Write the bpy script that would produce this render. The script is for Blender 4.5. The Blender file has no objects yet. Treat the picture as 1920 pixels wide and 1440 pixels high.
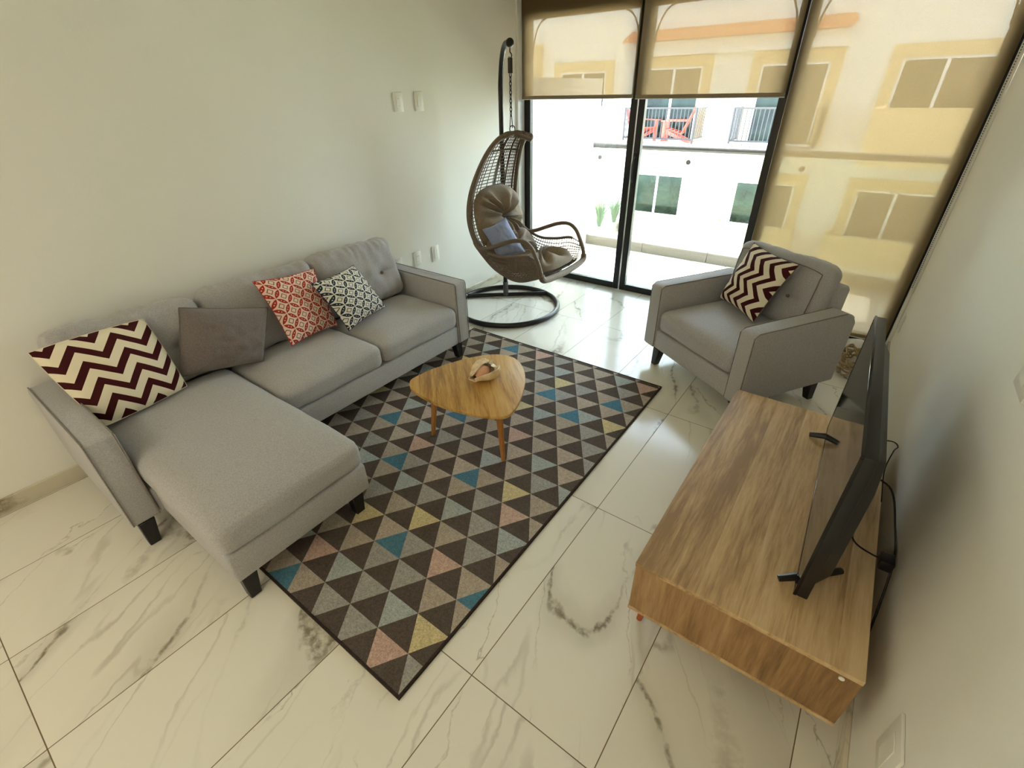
import bpy, bmesh, math, random
from mathutils import Vector, Matrix, noise

random.seed(7)
PI = math.pi
scene = bpy.context.scene
COL = scene.collection

# ------------------------------------------------------------------ camera
cam_d = bpy.data.cameras.new('camera')
cam = bpy.data.objects.new('camera', cam_d)
COL.objects.link(cam)
F_PX = 872.2256
cam_d.sensor_fit = 'HORIZONTAL'
cam_d.sensor_width = 36.0
cam_d.lens = F_PX / 1920.0 * 36.0
cam_d.clip_start = 0.02
cam_d.clip_end = 300
RX = Vector((0.8070415, 0.5902167, -0.0181176))
RY = Vector((0.3007143, -0.4372045, -0.8475985))
RZ = Vector((-0.5081879, 0.6785989, -0.5303288))
m = Matrix(((RX.x, -RY.x, -RZ.x, 0), (RX.y, -RY.y, -RZ.y, 0), (RX.z, -RY.z, -RZ.z, 0), (0, 0, 0, 1)))
m[0][3], m[1][3], m[2][3] = 0.0, 0.0, 1.64
cam.matrix_world = m
scene.camera = cam

# ------------------------------------------------------------------ colour management
scene.view_settings.view_transform = 'Standard'
scene.view_settings.look = 'None'
scene.view_settings.exposure = 0.42
scene.view_settings.gamma = 1.0
scene.view_settings.use_curve_mapping = False
try:
    scene.cycles.use_denoising = True
    scene.cycles.max_bounces = 10
    scene.cycles.diffuse_bounces = 6
    scene.cycles.transparent_max_bounces = 16
    scene.cycles.sample_clamp_indirect = 6.0
    scene.cycles.caustics_reflective = False
    scene.cycles.caustics_refractive = False
except Exception:
    pass

# ------------------------------------------------------------------ sky, sun, lamps
world = bpy.data.worlds.new('sky')
scene.world = world
world.use_nodes = True
wn = world.node_tree
wn.nodes.clear()
wo = wn.nodes.new('ShaderNodeOutputWorld')
wb = wn.nodes.new('ShaderNodeBackground')
wb.inputs['Color'].default_value = (0.68, 0.81, 1.0, 1)
wb.inputs['Strength'].default_value = 12.0
wn.links.new(wb.outputs[0], wo.inputs[0])

sun_d = bpy.data.lights.new('sun', 'SUN')
sun_d.energy = 21.0
sun_d.angle = math.radians(0.6)
sun_d.color = (1.0, 0.95, 0.86)
sun = bpy.data.objects.new('sun', sun_d)
COL.objects.link(sun)
sun.rotation_euler = Vector((-0.20, -0.215, -1.0)).to_track_quat('-Z', 'Y').to_euler()

def area(name, loc, rot, sx, sy, power, col, portal=False):
    d = bpy.data.lights.new(name, 'AREA')
    d.shape = 'RECTANGLE'
    d.size, d.size_y = sx, sy
    d.energy = power
    d.color = col
    o = bpy.data.objects.new(name, d)
    COL.objects.link(o)
    o.location = loc
    o.rotation_euler = rot
    if portal:
        try:
            d.cycles.is_portal = True
        except Exception:
            pass
    return o
# sampling portal in the window opening (guides sky light, emits nothing itself)
area('window_portal', (-1.24, 4.30, 1.1), (math.radians(-90), 0, 0), 3.2, 2.2, 1.0, (1, 1, 1), True)

# ------------------------------------------------------------------ helpers
def srgb(r, g, b):
    def f(c):
        c /= 255.0
        return c / 12.92 if c <= 0.04045 else ((c + 0.055) / 1.055) ** 2.4
    return (f(r), f(g), f(b), 1.0)

def tag(o, label=None, cat=None, group=None, kind=None):
    if label: o['label'] = label
    if cat: o['category'] = cat
    if group: o['group'] = group
    if kind: o['kind'] = kind
    return o

def empty(name, loc=(0, 0, 0), rz=0.0):
    o = bpy.data.objects.new(name, None)
    o.empty_display_size = 0.1
    COL.objects.link(o)
    o.location = loc
    o.rotation_euler = (0, 0, rz)
    return o

class NT:
    def __init__(self, mat):
        self.mat = mat
        mat.use_nodes = True
        self.nt = mat.node_tree
        self.nt.nodes.clear()
    def n(self, typ, ins=None, **props):
        nd = self.nt.nodes.new(typ)
        for k, v in props.items():
            setattr(nd, k, v)
        if ins:
            for k, v in ins.items():
                s = nd.inputs[k]
                if isinstance(v, bpy.types.NodeSocket):
                    self.nt.links.new(v, s)
                else:
                    s.default_value = v
        return nd
    def math(self, op, a, b=0.0, c=None):
        d = {0: a, 1: b}
        if c is not None: d[2] = c
        return self.n('ShaderNodeMath', d, operation=op).outputs[0]
    def vmath(self, op, a, b=(0, 0, 0)):
        return self.n('ShaderNodeVectorMath', {0: a, 1: b}, operation=op).outputs[0]
    def mix(self, fac, a, b, blend='MIX'):
        nd = self.nt.nodes.new('ShaderNodeMix')
        nd.data_type = 'RGBA'
        nd.blend_type = blend
        for idx, v in ((0, fac), (6, a), (7, b)):
            s = nd.inputs[idx]
            if isinstance(v, bpy.types.NodeSocket):
                self.nt.links.new(v, s)
            else:
                s.default_value = v
        return nd.outputs[2]
    def ramp(self, fac, stops):
        nd = self.nt.nodes.new('ShaderNodeValToRGB')
        self.nt.links.new(fac, nd.inputs[0])
        el = nd.color_ramp.elements
        while len(el) < len(stops): el.new(0.5)
        for e, (p, c) in zip(el, stops):
            e.position = p
            e.color = c if len(c) == 4 else (*c, 1)
        return nd.outputs[0]
    def noise(self, vec, scale, detail=2.0, rough=0.5, dist=0.0):
        return self.n('ShaderNodeTexNoise', {'Vector': vec, 'Scale': scale, 'Detail': detail, 'Roughness': rough, 'Distortion': dist}).outputs[0]
    def smooth(self, x, lo, hi):
        return self.n('ShaderNodeMapRange', {0: x, 1: lo, 2: hi, 3: 0.0, 4: 1.0}, interpolation_type='SMOOTHSTEP', clamp=True).outputs[0]
    def obj(self):
        return self.n('ShaderNodeTexCoord').outputs['Object']
    def geo(self):
        return self.n('ShaderNodeNewGeometry').outputs['Position']
    def uv(self):
        return self.n('ShaderNodeTexCoord').outputs['UV']
    def bump(self, h, strength=0.3, dist=0.01):
        return self.n('ShaderNodeBump', {'Height': h, 'Strength': strength, 'Distance': dist}).outputs[0]
    def bsdf(self, color, rough=0.5, normal=None, metallic=0.0, spec=0.5, **kw):
        ins = {'Base Color': color, 'Roughness': rough, 'Metallic': metallic, 'Specular IOR Level': spec}
        ins.update(kw)
        if normal is not None: ins['Normal'] = normal
        return self.n('ShaderNodeBsdfPrincipled', ins).outputs[0]
    def out(self, sh):
        o = self.nt.nodes.new('ShaderNodeOutputMaterial')
        self.nt.links.new(sh, o.inputs[0])
        return self.mat

def newmat(name):
    return NT(bpy.data.materials.new(name))

def m_plain(name, col, rough=0.5, metallic=0.0, spec=0.5, nscale=0, nstr=0.1, var=0.0):
    t = newmat(name)
    c = col
    nrm = None
    if nscale:
        v = t.noise(t.obj(), nscale, 3)
        nrm = t.bump(v, nstr, 0.004)
        if var:
            dark = tuple(x * (1 - var) for x in col[:3]) + (1,)
            c = t.mix(v, dark, col)
    return t.out(t.bsdf(c, rough, nrm, metallic, spec))

M = {}
M['wall'] = m_plain('wall_paint', srgb(240, 238, 231), 0.6, nscale=60, nstr=0.12)
M['ceiling'] = m_plain('ceiling_paint', srgb(240, 238, 230), 0.8, nscale=40, nstr=0.05)
M['black'] = m_plain('black_aluminium', srgb(22, 21, 22), 0.35, nscale=200, nstr=0.03)
M['blackwood'] = m_plain('black_leg_wood', srgb(20, 19, 22), 0.35, nscale=120, nstr=0.05)
M['steel'] = m_plain('brushed_steel', srgb(84, 82, 82), 0.32, 0.6, nscale=150, nstr=0.03)
M['ironblack'] = m_plain('powder_coated_steel', srgb(34, 32, 33), 0.3, 0.2, nscale=200, nstr=0.03)
M['white'] = m_plain('white_plastic', srgb(236, 234, 226), 0.35, nscale=80, nstr=0.02)
M['tvblack'] = m_plain('tv_casing', srgb(14, 14, 15), 0.42, nscale=300, nstr=0.05)
M['tvrim'] = m_plain('tv_gloss_rim', srgb(12, 12, 14), 0.12, nscale=50, nstr=0.01)
M['cord'] = m_plain('rubber_cord', srgb(14, 14, 15), 0.5, nscale=80, nstr=0.02)
M['stucco'] = m_plain('white_stucco', srgb(238, 236, 228), 0.85, nscale=30, nstr=0.2)
M['yellow'] = m_plain('yellow_stucco', srgb(224, 196, 142), 0.85, nscale=30, nstr=0.2, var=0.1)
M['whiteframe'] = m_plain('white_frame', srgb(235, 238, 238), 0.4, nscale=50, nstr=0.02)
M['railiron'] = m_plain('wrought_iron', srgb(45, 44, 48), 0.5, nscale=100, nstr=0.05)
M['redwood'] = m_plain('red_painted_wood', srgb(205, 84, 62), 0.5, nscale=60, nstr=0.1, var=0.25)
M['curb'] = m_plain('grey_granite', srgb(135, 128, 118), 0.5, nscale=90, nstr=0.1, var=0.35)
M['hem'] = m_plain('hem_fabric', srgb(140, 122, 96), 0.7, nscale=300, nstr=0.05)
M['orange'] = m_plain('orange_stained_wood', srgb(176, 84, 40), 0.35, nscale=60, nstr=0.05, var=0.2)
M['leaf'] = m_plain('grass_blade', srgb(66, 90, 48), 0.6, nscale=30, nstr=0.05, var=0.4)
M['pave'] = m_plain('courtyard_paving', srgb(232, 222, 188), 0.85, nscale=3, nstr=0.2, var=0.12)
M['rope'] = m_plain('jute_rope', srgb(190, 165, 125), 0.9, nscale=200, nstr=0.4, var=0.4)
M['bag'] = m_plain('white_bag', srgb(235, 235, 240), 0.4, nscale=40, nstr=0.2)

# --- glazed marble tile floor
def m_floor(name, ox=-0.6035, oy=0.5478, px=0.4485, py=0.9015, tint=(234, 230, 218), tiles=True):
    t = newmat(name)
    P = t.geo()
    sep = t.n('ShaderNodeSeparateXYZ', {0: P})
    x = t.math('DIVIDE', t.math('SUBTRACT', sep.outputs[0], ox), px)
    y = t.math('DIVIDE', t.math('SUBTRACT', sep.outputs[1], oy), py)
    ix, iy = t.math('FLOOR', x), t.math('FLOOR', y)
    fx, fy = t.math('SUBTRACT', x, ix), t.math('SUBTRACT', y, iy)
    idv = t.n('ShaderNodeCombineXYZ', {0: ix, 1: iy, 2: 3.0}).outputs[0]
    wn_ = t.n('ShaderNodeTexWhiteNoise', {'Vector': idv}, noise_dimensions='3D')
    rnd = wn_.outputs['Color']
    rv = wn_.outputs['Value']
    off = t.vmath('MULTIPLY', rnd, (37.0, 29.0, 11.0))
    ang = t.math('ADD', t.math('MULTIPLY', rv, 0.55), -0.70)
    rot = t.n('ShaderNodeVectorRotate', {'Vector': P, 'Angle': ang}, rotation_type='Z_AXIS').outputs[0]
    Q = t.vmath('ADD', t.vmath('MULTIPLY', rot, (1.0, 0.24, 1.0)), off)
    warp = t.n('ShaderNodeTexNoise', {'Vector': t.vmath('MULTIPLY', Q, (1.0, 2.2, 1.0)), 'Scale': 5.0, 'Detail': 5.0, 'Roughness': 0.6}).outputs[1]
    Qw = t.vmath('ADD', Q, t.vmath('MULTIPLY', t.vmath('SUBTRACT', warp, (0.5, 0.5, 0.5)), (0.16, 0.05, 0.0)))
    Qv = t.vmath('ADD', Q, t.vmath('MULTIPLY', t.vmath('SUBTRACT', warp, (0.5, 0.5, 0.5)), (0.30, 0.10, 0.0)))
    def ridge(vec, scale, w, det):
        nz = t.noise(vec, scale, det, 0.45)
        d = t.math('ABSOLUTE', t.math('SUBTRACT', nz, 0.5))
        return t.math('SUBTRACT', 1.0, t.smooth(d, 0.0, w))
    r1 = ridge(Qw, 1.9, 0.014, 1.0)
    r1w = ridge(Qw, 1.9, 0.055, 1.0)
    r2 = ridge(Qv, 3.6, 0.012, 1.0)
    patch = t.smooth(t.noise(t.vmath('MULTIPLY', Q, (1.0, 2.6, 1.0)), 2.2, 2.0), 0.40, 0.60)
    patch2 = t.smooth(t.noise(t.vmath('ADD', t.vmath('MULTIPLY', Q, (1.0, 2.6, 1.0)), (5.0, 9.0, 1.0)), 3.0, 2.0), 0.43, 0.62)
    fine = t.smooth(t.noise(P, 26.0, 3.0, 0.6), 0.30, 0.62)
    v = t.math('MULTIPLY', r1, t.math('ADD', t.math('MULTIPLY', patch, 0.85), 0.06))
    v = t.math('MAXIMUM', v, t.math('MULTIPLY', t.math('MULTIPLY', r2, patch2), 0.50))
    v = t.math('MULTIPLY', v, t.math('ADD', t.math('MULTIPLY', fine, 0.7), 0.3))
    v = t.math('MAXIMUM', v, t.math('MULTIPLY', t.math('MULTIPLY', r1w, patch), 0.22))
    Qs = t.vmath('ADD', t.vmath('MULTIPLY', Qw, (1.0, 0.35, 1.0)), (3.0, 7.0, 2.0))
    st = t.math('MULTIPLY', ridge(Qs, 6.5, 0.020, 1.0), t.smooth(t.noise(t.vmath('ADD', Q, (8.0, 1.0, 4.0)), 3.2, 2.0), 0.42, 0.66))
    v = t.math('MAXIMUM', v, t.math('MULTIPLY', st, 0.32))
    cloud = t.noise(Q, 1.6, 3.0)
    base = t.mix(cloud, srgb(*[int(c * 0.955) for c in tint]), srgb(*tint))
    col = t.mix(v, base, srgb(122, 110, 90))
    if tiles:
        gx = t.math('MULTIPLY', t.math('MINIMUM', fx, t.math('SUBTRACT', 1.0, fx)), px)
        gy = t.math('MULTIPLY', t.math('MINIMUM', fy, t.math('SUBTRACT', 1.0, fy)), py)
        g = t.math('MINIMUM', gx, gy)
        gm = t.math('SUBTRACT', 1.0, t.smooth(g, 0.0011, 0.0020))
        col = t.mix(gm, col, srgb(118, 98, 76))
        rough = t.math('ADD', 0.17, t.math('MULTIPLY', gm, 0.5))
        nrm = t.bump(t.math('MULTIPLY', gm, -1.0), 0.5, 0.002)
    else:
        rough, nrm = 0.2, None
    return t.out(t.bsdf(col, rough, nrm, spec=0.28))
M['floor'] = m_floor('marble_tile_floor')
M['skirt'] = m_floor('marble_tile_skirting', tint=(222, 214, 194), tiles=False)
M['deck'] = m_floor('balcony_tiles', tint=(236, 232, 222))

def m_fabric(name, c1, c2, scale=620, bump=0.25):
    t = newmat(name)
    P = t.obj()
    a = t.noise(P, scale, 2, 0.7)
    b = t.noise(P, scale * 0.3, 3, 0.6)
    f = t.math('ADD', t.math('MULTIPLY', a, 0.6), t.math('MULTIPLY', b, 0.4))
    col = t.ramp(f, [(0.36, c1), (0.62, c2)])
    sh = t.bsdf(col, 0.92, t.bump(a, bump, 0.002), spec=0.15, **{'Sheen Weight': 0.25})
    return t.out(sh)
M['sofa'] = m_fabric('sofa_woven_fabric', srgb(152, 150, 152), srgb(192, 190, 191))
M['greypillow'] = m_fabric('dark_grey_cotton', srgb(104, 96, 94), srgb(134, 125, 122), 500, 0.2)
M['bluepillow'] = m_fabric('blue_grey_cotton', srgb(128, 138, 168), srgb(158, 168, 198), 500, 0.2)
M['padbrown'] = m_fabric('taupe_canvas', srgb(116, 102, 84), srgb(148, 132, 110), 420, 0.2)
M['pipe'] = m_fabric('seam_cord', srgb(104, 96, 88), srgb(140, 130, 120), 500, 0.2)

def m_wicker():
    t = newmat('brown_wicker')
    P = t.obj()
    w = t.n('ShaderNodeTexWave', {'Vector': P, 'Scale': 60.0, 'Distortion': 1.5, 'Detail': 1.0}, bands_direction='DIAGONAL').outputs[1]
    a = t.noise(P, 120, 2)
    f = t.math('ADD', t.math('MULTIPLY', w, 0.5), t.math('MULTIPLY', a, 0.5))
    col = t.ramp(f, [(0.25, srgb(66, 54, 42)), (0.75, srgb(142, 122, 98))])
    return t.out(t.bsdf(col, 0.55, t.bump(w, 0.6, 0.003)))
M['wicker'] = m_wicker()

def m_wood(name, dark, mid, light, axis='Y', plank=0.12, scale=1.0, rough=0.42, rotz=0.0):
    t = newmat(name)
    P = t.obj()
    if rotz:
        P = t.n('ShaderNodeVectorRotate', {'Vector': P, 'Angle': rotz}, rotation_type='Z_AXIS').outputs[0]
    sep = t.n('ShaderNodeSeparateXYZ', {0: P})
    cross = sep.outputs[0] if axis == 'Y' else sep.outputs[1]
    if axis == 'Z': cross = t.math('ADD', sep.outputs[0], sep.outputs[1])
    pl = t.math('FLOOR', t.math('DIVIDE', cross, plank))
    wn_ = t.n('ShaderNodeTexWhiteNoise', {'W': pl}, noise_dimensions='1D').outputs[0]
    off = t.n('ShaderNodeCombineXYZ', {0: t.math('MULTIPLY', wn_, 9.0), 1: t.math('MULTIPLY', wn_, 5.0), 2: t.math('MULTIPLY', wn_, 3.0)}).outputs[0]
    sc = {'Y': (14, 1.1, 14), 'X': (1.1, 14, 14), 'Z': (14, 14, 1.1)}[axis]
    Q = t.vmath('ADD', t.vmath('MULTIPLY', P, tuple(s * scale for s in sc)), off)
    n1 = t.noise(Q, 1.0, 4, 0.6, 0.7)
    n2 = t.noise(t.vmath('MULTIPLY', Q, (7, 7, 7)), 1.0, 3, 0.7)
    f = t.math('ADD', t.math('MULTIPLY', n1, 0.58), t.math('MULTIPLY', n2, 0.30))
    f = t.math('ADD', f, t.math('MULTIPLY', wn_, 0.13))
    col = t.ramp(f, [(0.37, dark), (0.50, mid), (0.64, light)])
    return t.out(t.bsdf(col, rough, t.bump(n2, 0.15, 0.002)))
M['oak'] = m_wood('light_oak_laminate', srgb(154, 122, 84), srgb(198, 166, 122), srgb(220, 192, 150))
M['oakend_shaded'] = m_wood('light_oak_laminate_ends_shaded', srgb(120, 88, 54), srgb(158, 122, 80), srgb(184, 150, 106), axis='Z', plank=0.16)  # oak tones darkened to stand in for shade on the console ends
M['tabletop'] = m_wood('honey_oak_veneer', srgb(150, 108, 50), srgb(198, 156, 88), srgb(214, 176, 112), axis='X', plank=0.5, scale=1.3, rotz=0.75)
M['tableleg'] = m_wood('honey_oak_leg', srgb(140, 88, 40), srgb(168, 112, 56), srgb(186, 132, 72), axis='Z', plank=0.5)

# --- cushion prints (drawn in each pillow's own UV square)
def m_chevron(name, swap=False, phase=0.0):
    t = newmat(name)
    sep = t.n('ShaderNodeSeparateXYZ', {0: t.uv()})
    u, v = sep.outputs[0], sep.outputs[1]
    if swap: u, v = v, u
    per = 0.37
    tri = t.math('PINGPONG', t.math('ADD', u, phase + 4 * per), per / 2)
    s = t.math('DIVIDE', t.math('ADD', t.math('ADD', v, 2.1), tri), 0.21)
    fr = t.math('FRACT', s)
    mask = t.math('LESS_THAN', fr, 0.46)
    w = t.noise(t.obj(), 500, 2)
    col = t.mix(mask, srgb(236, 226, 202), srgb(66, 22, 26))
    return t.out(t.bsdf(col, 0.9, t.bump(w, 0.2, 0.002), spec=0.15))
M['chev'] = m_chevron('burgundy_chevron_print', phase=0.10)
M['chev2'] = m_chevron('burgundy_chevron_print_upright', swap=True, phase=0.05)

def m_lattice(name, petal, line, ground, rot=0.70, cell=0.172):
    t = newmat(name)
    uv = t.vmath('ADD', t.uv(), (3.0, 3.0, 0.0))
    r = t.n('ShaderNodeVectorRotate', {'Vector': uv, 'Angle': rot}, rotation_type='Z_AXIS').outputs[0]
    q = t.vmath('SCALE', r)
    q.node.inputs['Scale'].default_value = 1.0 / cell
    sep = t.n('ShaderNodeSeparateXYZ', {0: q})
    X, Y = sep.outputs[0], sep.outputs[1]
    fx = t.math('SUBTRACT', t.math('FRACT', t.math('ADD', X, 10.0)), 0.5)
    fy = t.math('SUBTRACT', t.math('FRACT', t.math('ADD', Y, 10.0)), 0.5)
    ax, ay = t.math('ABSOLUTE', fx), t.math('ABSOLUTE', fy)
    # petals lie along the cell edges between nodes (cell centre = square)
    def petal_mask(along, across, width):
        # along 0 at edge middle .. 0.5 at node ; across distance from edge
        lim = t.math('MULTIPLY', t.math('SUBTRACT', 1.0, t.math('POWER', t.math('MULTIPLY', along, 2.15), 2.0)), width)
        return t.math('LESS_THAN', across, lim)
    ex, ey = t.math('SUBTRACT', 0.5, ax), t.math('SUBTRACT', 0.5, ay)
    p1 = petal_mask(ay, ex, 0.155)
    p2 = petal_mask(ax, ey, 0.155)
    pm = t.math('MAXIMUM', p1, p2)
    def dots(along, across):
        d = t.math('ABSOLUTE', t.math('SUBTRACT', along, 0.11))
        return t.math('LESS_THAN', t.math('ADD', t.math('MULTIPLY', d, 0.7), across), 0.045)
    dm = t.math('MAXIMUM', dots(ay, ex), dots(ax, ey))
    mx = t.math('MAXIMUM', ax, ay)
    sq = t.math('MULTIPLY', t.math('LESS_THAN', mx, 0.20), t.math('GREATER_THAN', mx, 0.145))
    col = t.mix(pm, ground, petal)
    col = t.mix(t.math('MULTIPLY', pm, dm), col, ground)
    col = t.mix(sq, col, line)
    w = t.noise(t.obj(), 500, 2)
    return t.out(t.bsdf(col, 0.9, t.bump(w, 0.2, 0.002), spec=0.15))
M['redprint'] = m_lattice('red_petal_lattice_print', srgb(176, 58, 50), srgb(126, 66, 56), srgb(240, 214, 198))
M['blueprint'] = m_lattice('navy_petal_lattice_print', srgb(40, 52, 72), srgb(52, 56, 62), srgb(232, 230, 220))

# --- sheer blind fabric, glass
def m_blind():
    t = newmat('sunscreen_fabric')
    P = t.obj()
    w = t.noise(P, 380, 2)
    col = t.mix(w, srgb(128, 106, 75), srgb(146, 123, 90))
    d = t.n('ShaderNodeBsdfDiffuse', {'Color': col}).outputs[0]
    tr = t.n('ShaderNodeBsdfTranslucent', {'Color': col}).outputs[0]
    ds = t.n('ShaderNodeMixShader', {0: 0.55, 1: d, 2: tr}).outputs[0]
    tp = t.n('ShaderNodeBsdfTransparent', {'Color': (1.0, 0.94, 0.88, 1)}).outputs[0]
    mx = t.n('ShaderNodeMixShader', {0: 0.043, 1: ds, 2: tp}).outputs[0]
    return t.out(mx)
M['blind'] = m_blind()
def m_glass(name, tint=(0.97, 1.0, 0.985, 1), refl=0.06):
    t = newmat(name)
    tp = t.n('ShaderNodeBsdfTransparent', {'Color': tint}).outputs[0]
    gl = t.n('ShaderNodeBsdfGlossy', {'Color': (1, 1, 1, 1), 'Roughness': 0.02}).outputs[0]
    fr = t.n('ShaderNodeFresnel', {'IOR': 1.45}).outputs[0]
    f = t.math('MULTIPLY', fr, refl / 0.04 * 0.6)
    return t.out(t.n('ShaderNodeMixShader', {0: f, 1: tp, 2: gl}).outputs[0])
M['glass'] = m_glass('clear_glass')
M['railglass'] = m_glass('greenish_glass', (0.93, 0.98, 0.95, 1))
def m_darkglass():
    t = newmat('tree_reflection_glass')
    P = t.obj()
    n = t.noise(P, 2.2, 5, 0.65)
    col = t.ramp(n, [(0.35, srgb(8, 18, 15)), (0.6, srgb(26, 42, 34))])  # green mottle painted in for trees reflected in the dark panes
    return t.out(t.bsdf(col, 0.15, t.bump(n, 0.05, 0.02), spec=0.25))
M['darkglass'] = m_darkglass()
def m_screen():
    t = newmat('tv_screen_glass')
    return t.out(t.bsdf(srgb(14, 13, 14), 0.06, spec=0.9))
M['screen'] = m_screen()
def m_tiles():
    t = newmat('terracotta_roof_tiles')
    n = t.noise(t.obj(), 12, 3)
    col = t.mix(n, srgb(206, 112, 66), srgb(238, 158, 108))
    return t.out(t.bsdf(col, 0.8, t.bump(n, 0.3, 0.01)))
M['rooftile'] = m_tiles()
def m_shell():
    t = newmat('conch_outer_shell')
    n = t.noise(t.obj(), 30, 4, 0.6)
    col = t.ramp(n, [(0.35, srgb(214, 184, 146)), (0.65, srgb(238, 220, 188))])
    return t.out(t.bsdf(col, 0.6, t.bump(n, 0.4, 0.004)))
M['shell'] = m_shell()
M['shellpink'] = m_plain('conch_pink_lip', srgb(232, 178, 146), 0.25, nscale=40, nstr=0.1, var=0.15)
M['shellpale'] = m_plain('conch_chalky_spire', srgb(236, 222, 198), 0.7, nscale=60, nstr=0.4, var=0.15)

# ------------------------------------------------------------------ mesh builder
class MB:
    def __init__(self):
        self.v, self.f, self.mi, self.uvs = [], [], [], {}
    def add(self, verts, faces, mat=0):
        b = len(self.v)
        self.v += [tuple(p) for p in verts]
        for f in faces:
            self.f.append(tuple(i + b for i in f))
            self.mi.append(mat)
        return b
    def box(self, x0, x1, y0, y1, z0, z1, mat=0):
        vs = [(x, y, z) for z in (z0, z1) for y in (y0, y1) for x in (x0, x1)]
        self.add(vs, [(0, 2, 3, 1), (4, 5, 7, 6), (0, 1, 5, 4), (2, 6, 7, 3), (0, 4, 6, 2), (1, 3, 7, 5)], mat)
        return self
    def hexa(self, bot, top, mat=0):
        self.add(list(bot) + list(top), [(3, 2, 1, 0), (4, 5, 6, 7), (0, 1, 5, 4), (1, 2, 6, 5), (2, 3, 7, 6), (3, 0, 4, 7)], mat)
        return self
    def quad(self, a, b, c, d, mat=0):
        self.add([a, b, c, d], [(0, 1, 2, 3)], mat)
        return self
    def prism(self, poly, z0, z1, mat=0):
        n = len(poly)
        vs = [(p[0], p[1], z0) for p in poly] + [(p[0], p[1], z1) for p in poly]
        fs = [tuple(range(n - 1, -1, -1)), tuple(range(n, 2 * n))] + [(i, (i + 1) % n, n + (i + 1) % n, n + i) for i in range(n)]
        self.add(vs, fs, mat)
        return self
    def prism_y(self, poly, y0, y1, mat=0):   # polygon in xz
        n = len(poly)
        vs = [(p[0], y0, p[1]) for p in poly] + [(p[0], y1, p[1]) for p in poly]
        fs = [tuple(range(n)), tuple(range(2 * n - 1, n - 1, -1))] + [(i, n + i, n + (i + 1) % n, (i + 1) % n) for i in range(n)]
        self.add(vs, fs, mat)
        return self
    def prism_x(self, poly, x0, x1, mat=0):   # polygon in yz
        n = len(poly)
        vs = [(x0, p[0], p[1]) for p in poly] + [(x1, p[0], p[1]) for p in poly]
        fs = [tuple(range(n)), tuple(range(2 * n - 1, n - 1, -1))] + [(i, n + i, n + (i + 1) % n, (i + 1) % n) for i in range(n)]
        self.add(vs, fs, mat)
        return self
    def tube(self, pts, r, n=8, mat=0, closed=False, caps=True):
        pts = [Vector(p) for p in pts]
        k = len(pts)
        rs = r if isinstance(r, (list, tuple)) else [r] * k
        tang = []
        for i in range(k):
            if closed: d = pts[(i + 1) % k] - pts[i - 1]
            else: d = pts[min(i + 1, k - 1)] - pts[max(i - 1, 0)]
            tang.append(d.normalized() if d.length > 1e-9 else Vector((0, 0, 1)))
        up = Vector((0, 0, 1)) if abs(tang[0].z) < 0.9 else Vector((1, 0, 0))
        nrm = (up - tang[0] * up.dot(tang[0])).normalized()
        vs = []
        for i in range(k):
            nrm = nrm - tang[i] * nrm.dot(tang[i])
            if nrm.length < 1e-6: nrm = tang[i].orthogonal()
            nrm.normalize()
            bi = tang[i].cross(nrm)
            for j in range(n):
                a = 2 * PI * j / n
                vs.append(pts[i] + (nrm * math.cos(a) + bi * math.sin(a)) * rs[i])
        fs = []
        for i in range(k if closed else k - 1):
            i2 = (i + 1) % k
            for j in range(n):
                j2 = (j + 1) % n
                fs.append((i * n + j, i * n + j2, i2 * n + j2, i2 * n + j))
        if caps and not closed:
            fs.append(tuple(range(n - 1, -1, -1)))
            fs.append(tuple((k - 1) * n + j for j in range(n)))
        self.add(vs, fs, mat)
        return self
    def cyl(self, a, b, r, n=20, mat=0, r2=None):
        return self.tube([a, b], [r, r if r2 is None else r2], n, mat)
    def grid(self, rows, mat=0, wrap=False):   # rows of points
        h, w = len(rows), len(rows[0])
        vs = [p for r in rows for p in r]
        fs = []
        for i in range(h - 1):
            for j in range(w if wrap else w - 1):
                j2 = (j + 1) % w
                fs.append((i * w + j, i * w + j2, (i + 1) * w + j2, (i + 1) * w + j))
        return self.add(vs, fs, mat)
    def build(self, name, mats, parent=None, smooth=False, bevel=0.0, seg=2, merge=False, solid=0.0):
        if not isinstance(mats, (list, tuple)): mats = [mats]
        me = bpy.data.meshes.new(name)
        me.from_pydata(self.v, [], self.f)
        for mt in mats: me.materials.append(mt)
        for p, i in zip(me.polygons, self.mi): p.material_index = i
        bm = bmesh.new()
        bm.from_mesh(me)
        if merge: bmesh.ops.remove_doubles(bm, verts=bm.verts, dist=1e-5)
        bmesh.ops.recalc_face_normals(bm, faces=bm.faces)
        if bevel:
            es = [e for e in bm.edges if len(e.link_faces) == 2 and e.calc_face_angle(0) > 0.35]
            bmesh.ops.bevel(bm, geom=es, offset=bevel, segments=seg, affect='EDGES', profile=0.5, clamp_overlap=True)
            smooth = True
        bm.to_mesh(me)
        bm.free()
        if smooth:
            for p in me.polygons: p.use_smooth = True
            try:
                me.set_sharp_from_angle(angle=math.radians(42))
            except Exception:
                pass
        o = bpy.data.objects.new(name, me)
        COL.objects.link(o)
        if parent: o.parent = parent
        if solid:
            md = o.modifiers.new('thickness', 'SOLIDIFY')
            md.thickness = solid
            md.offset = 0
        return o

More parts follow.
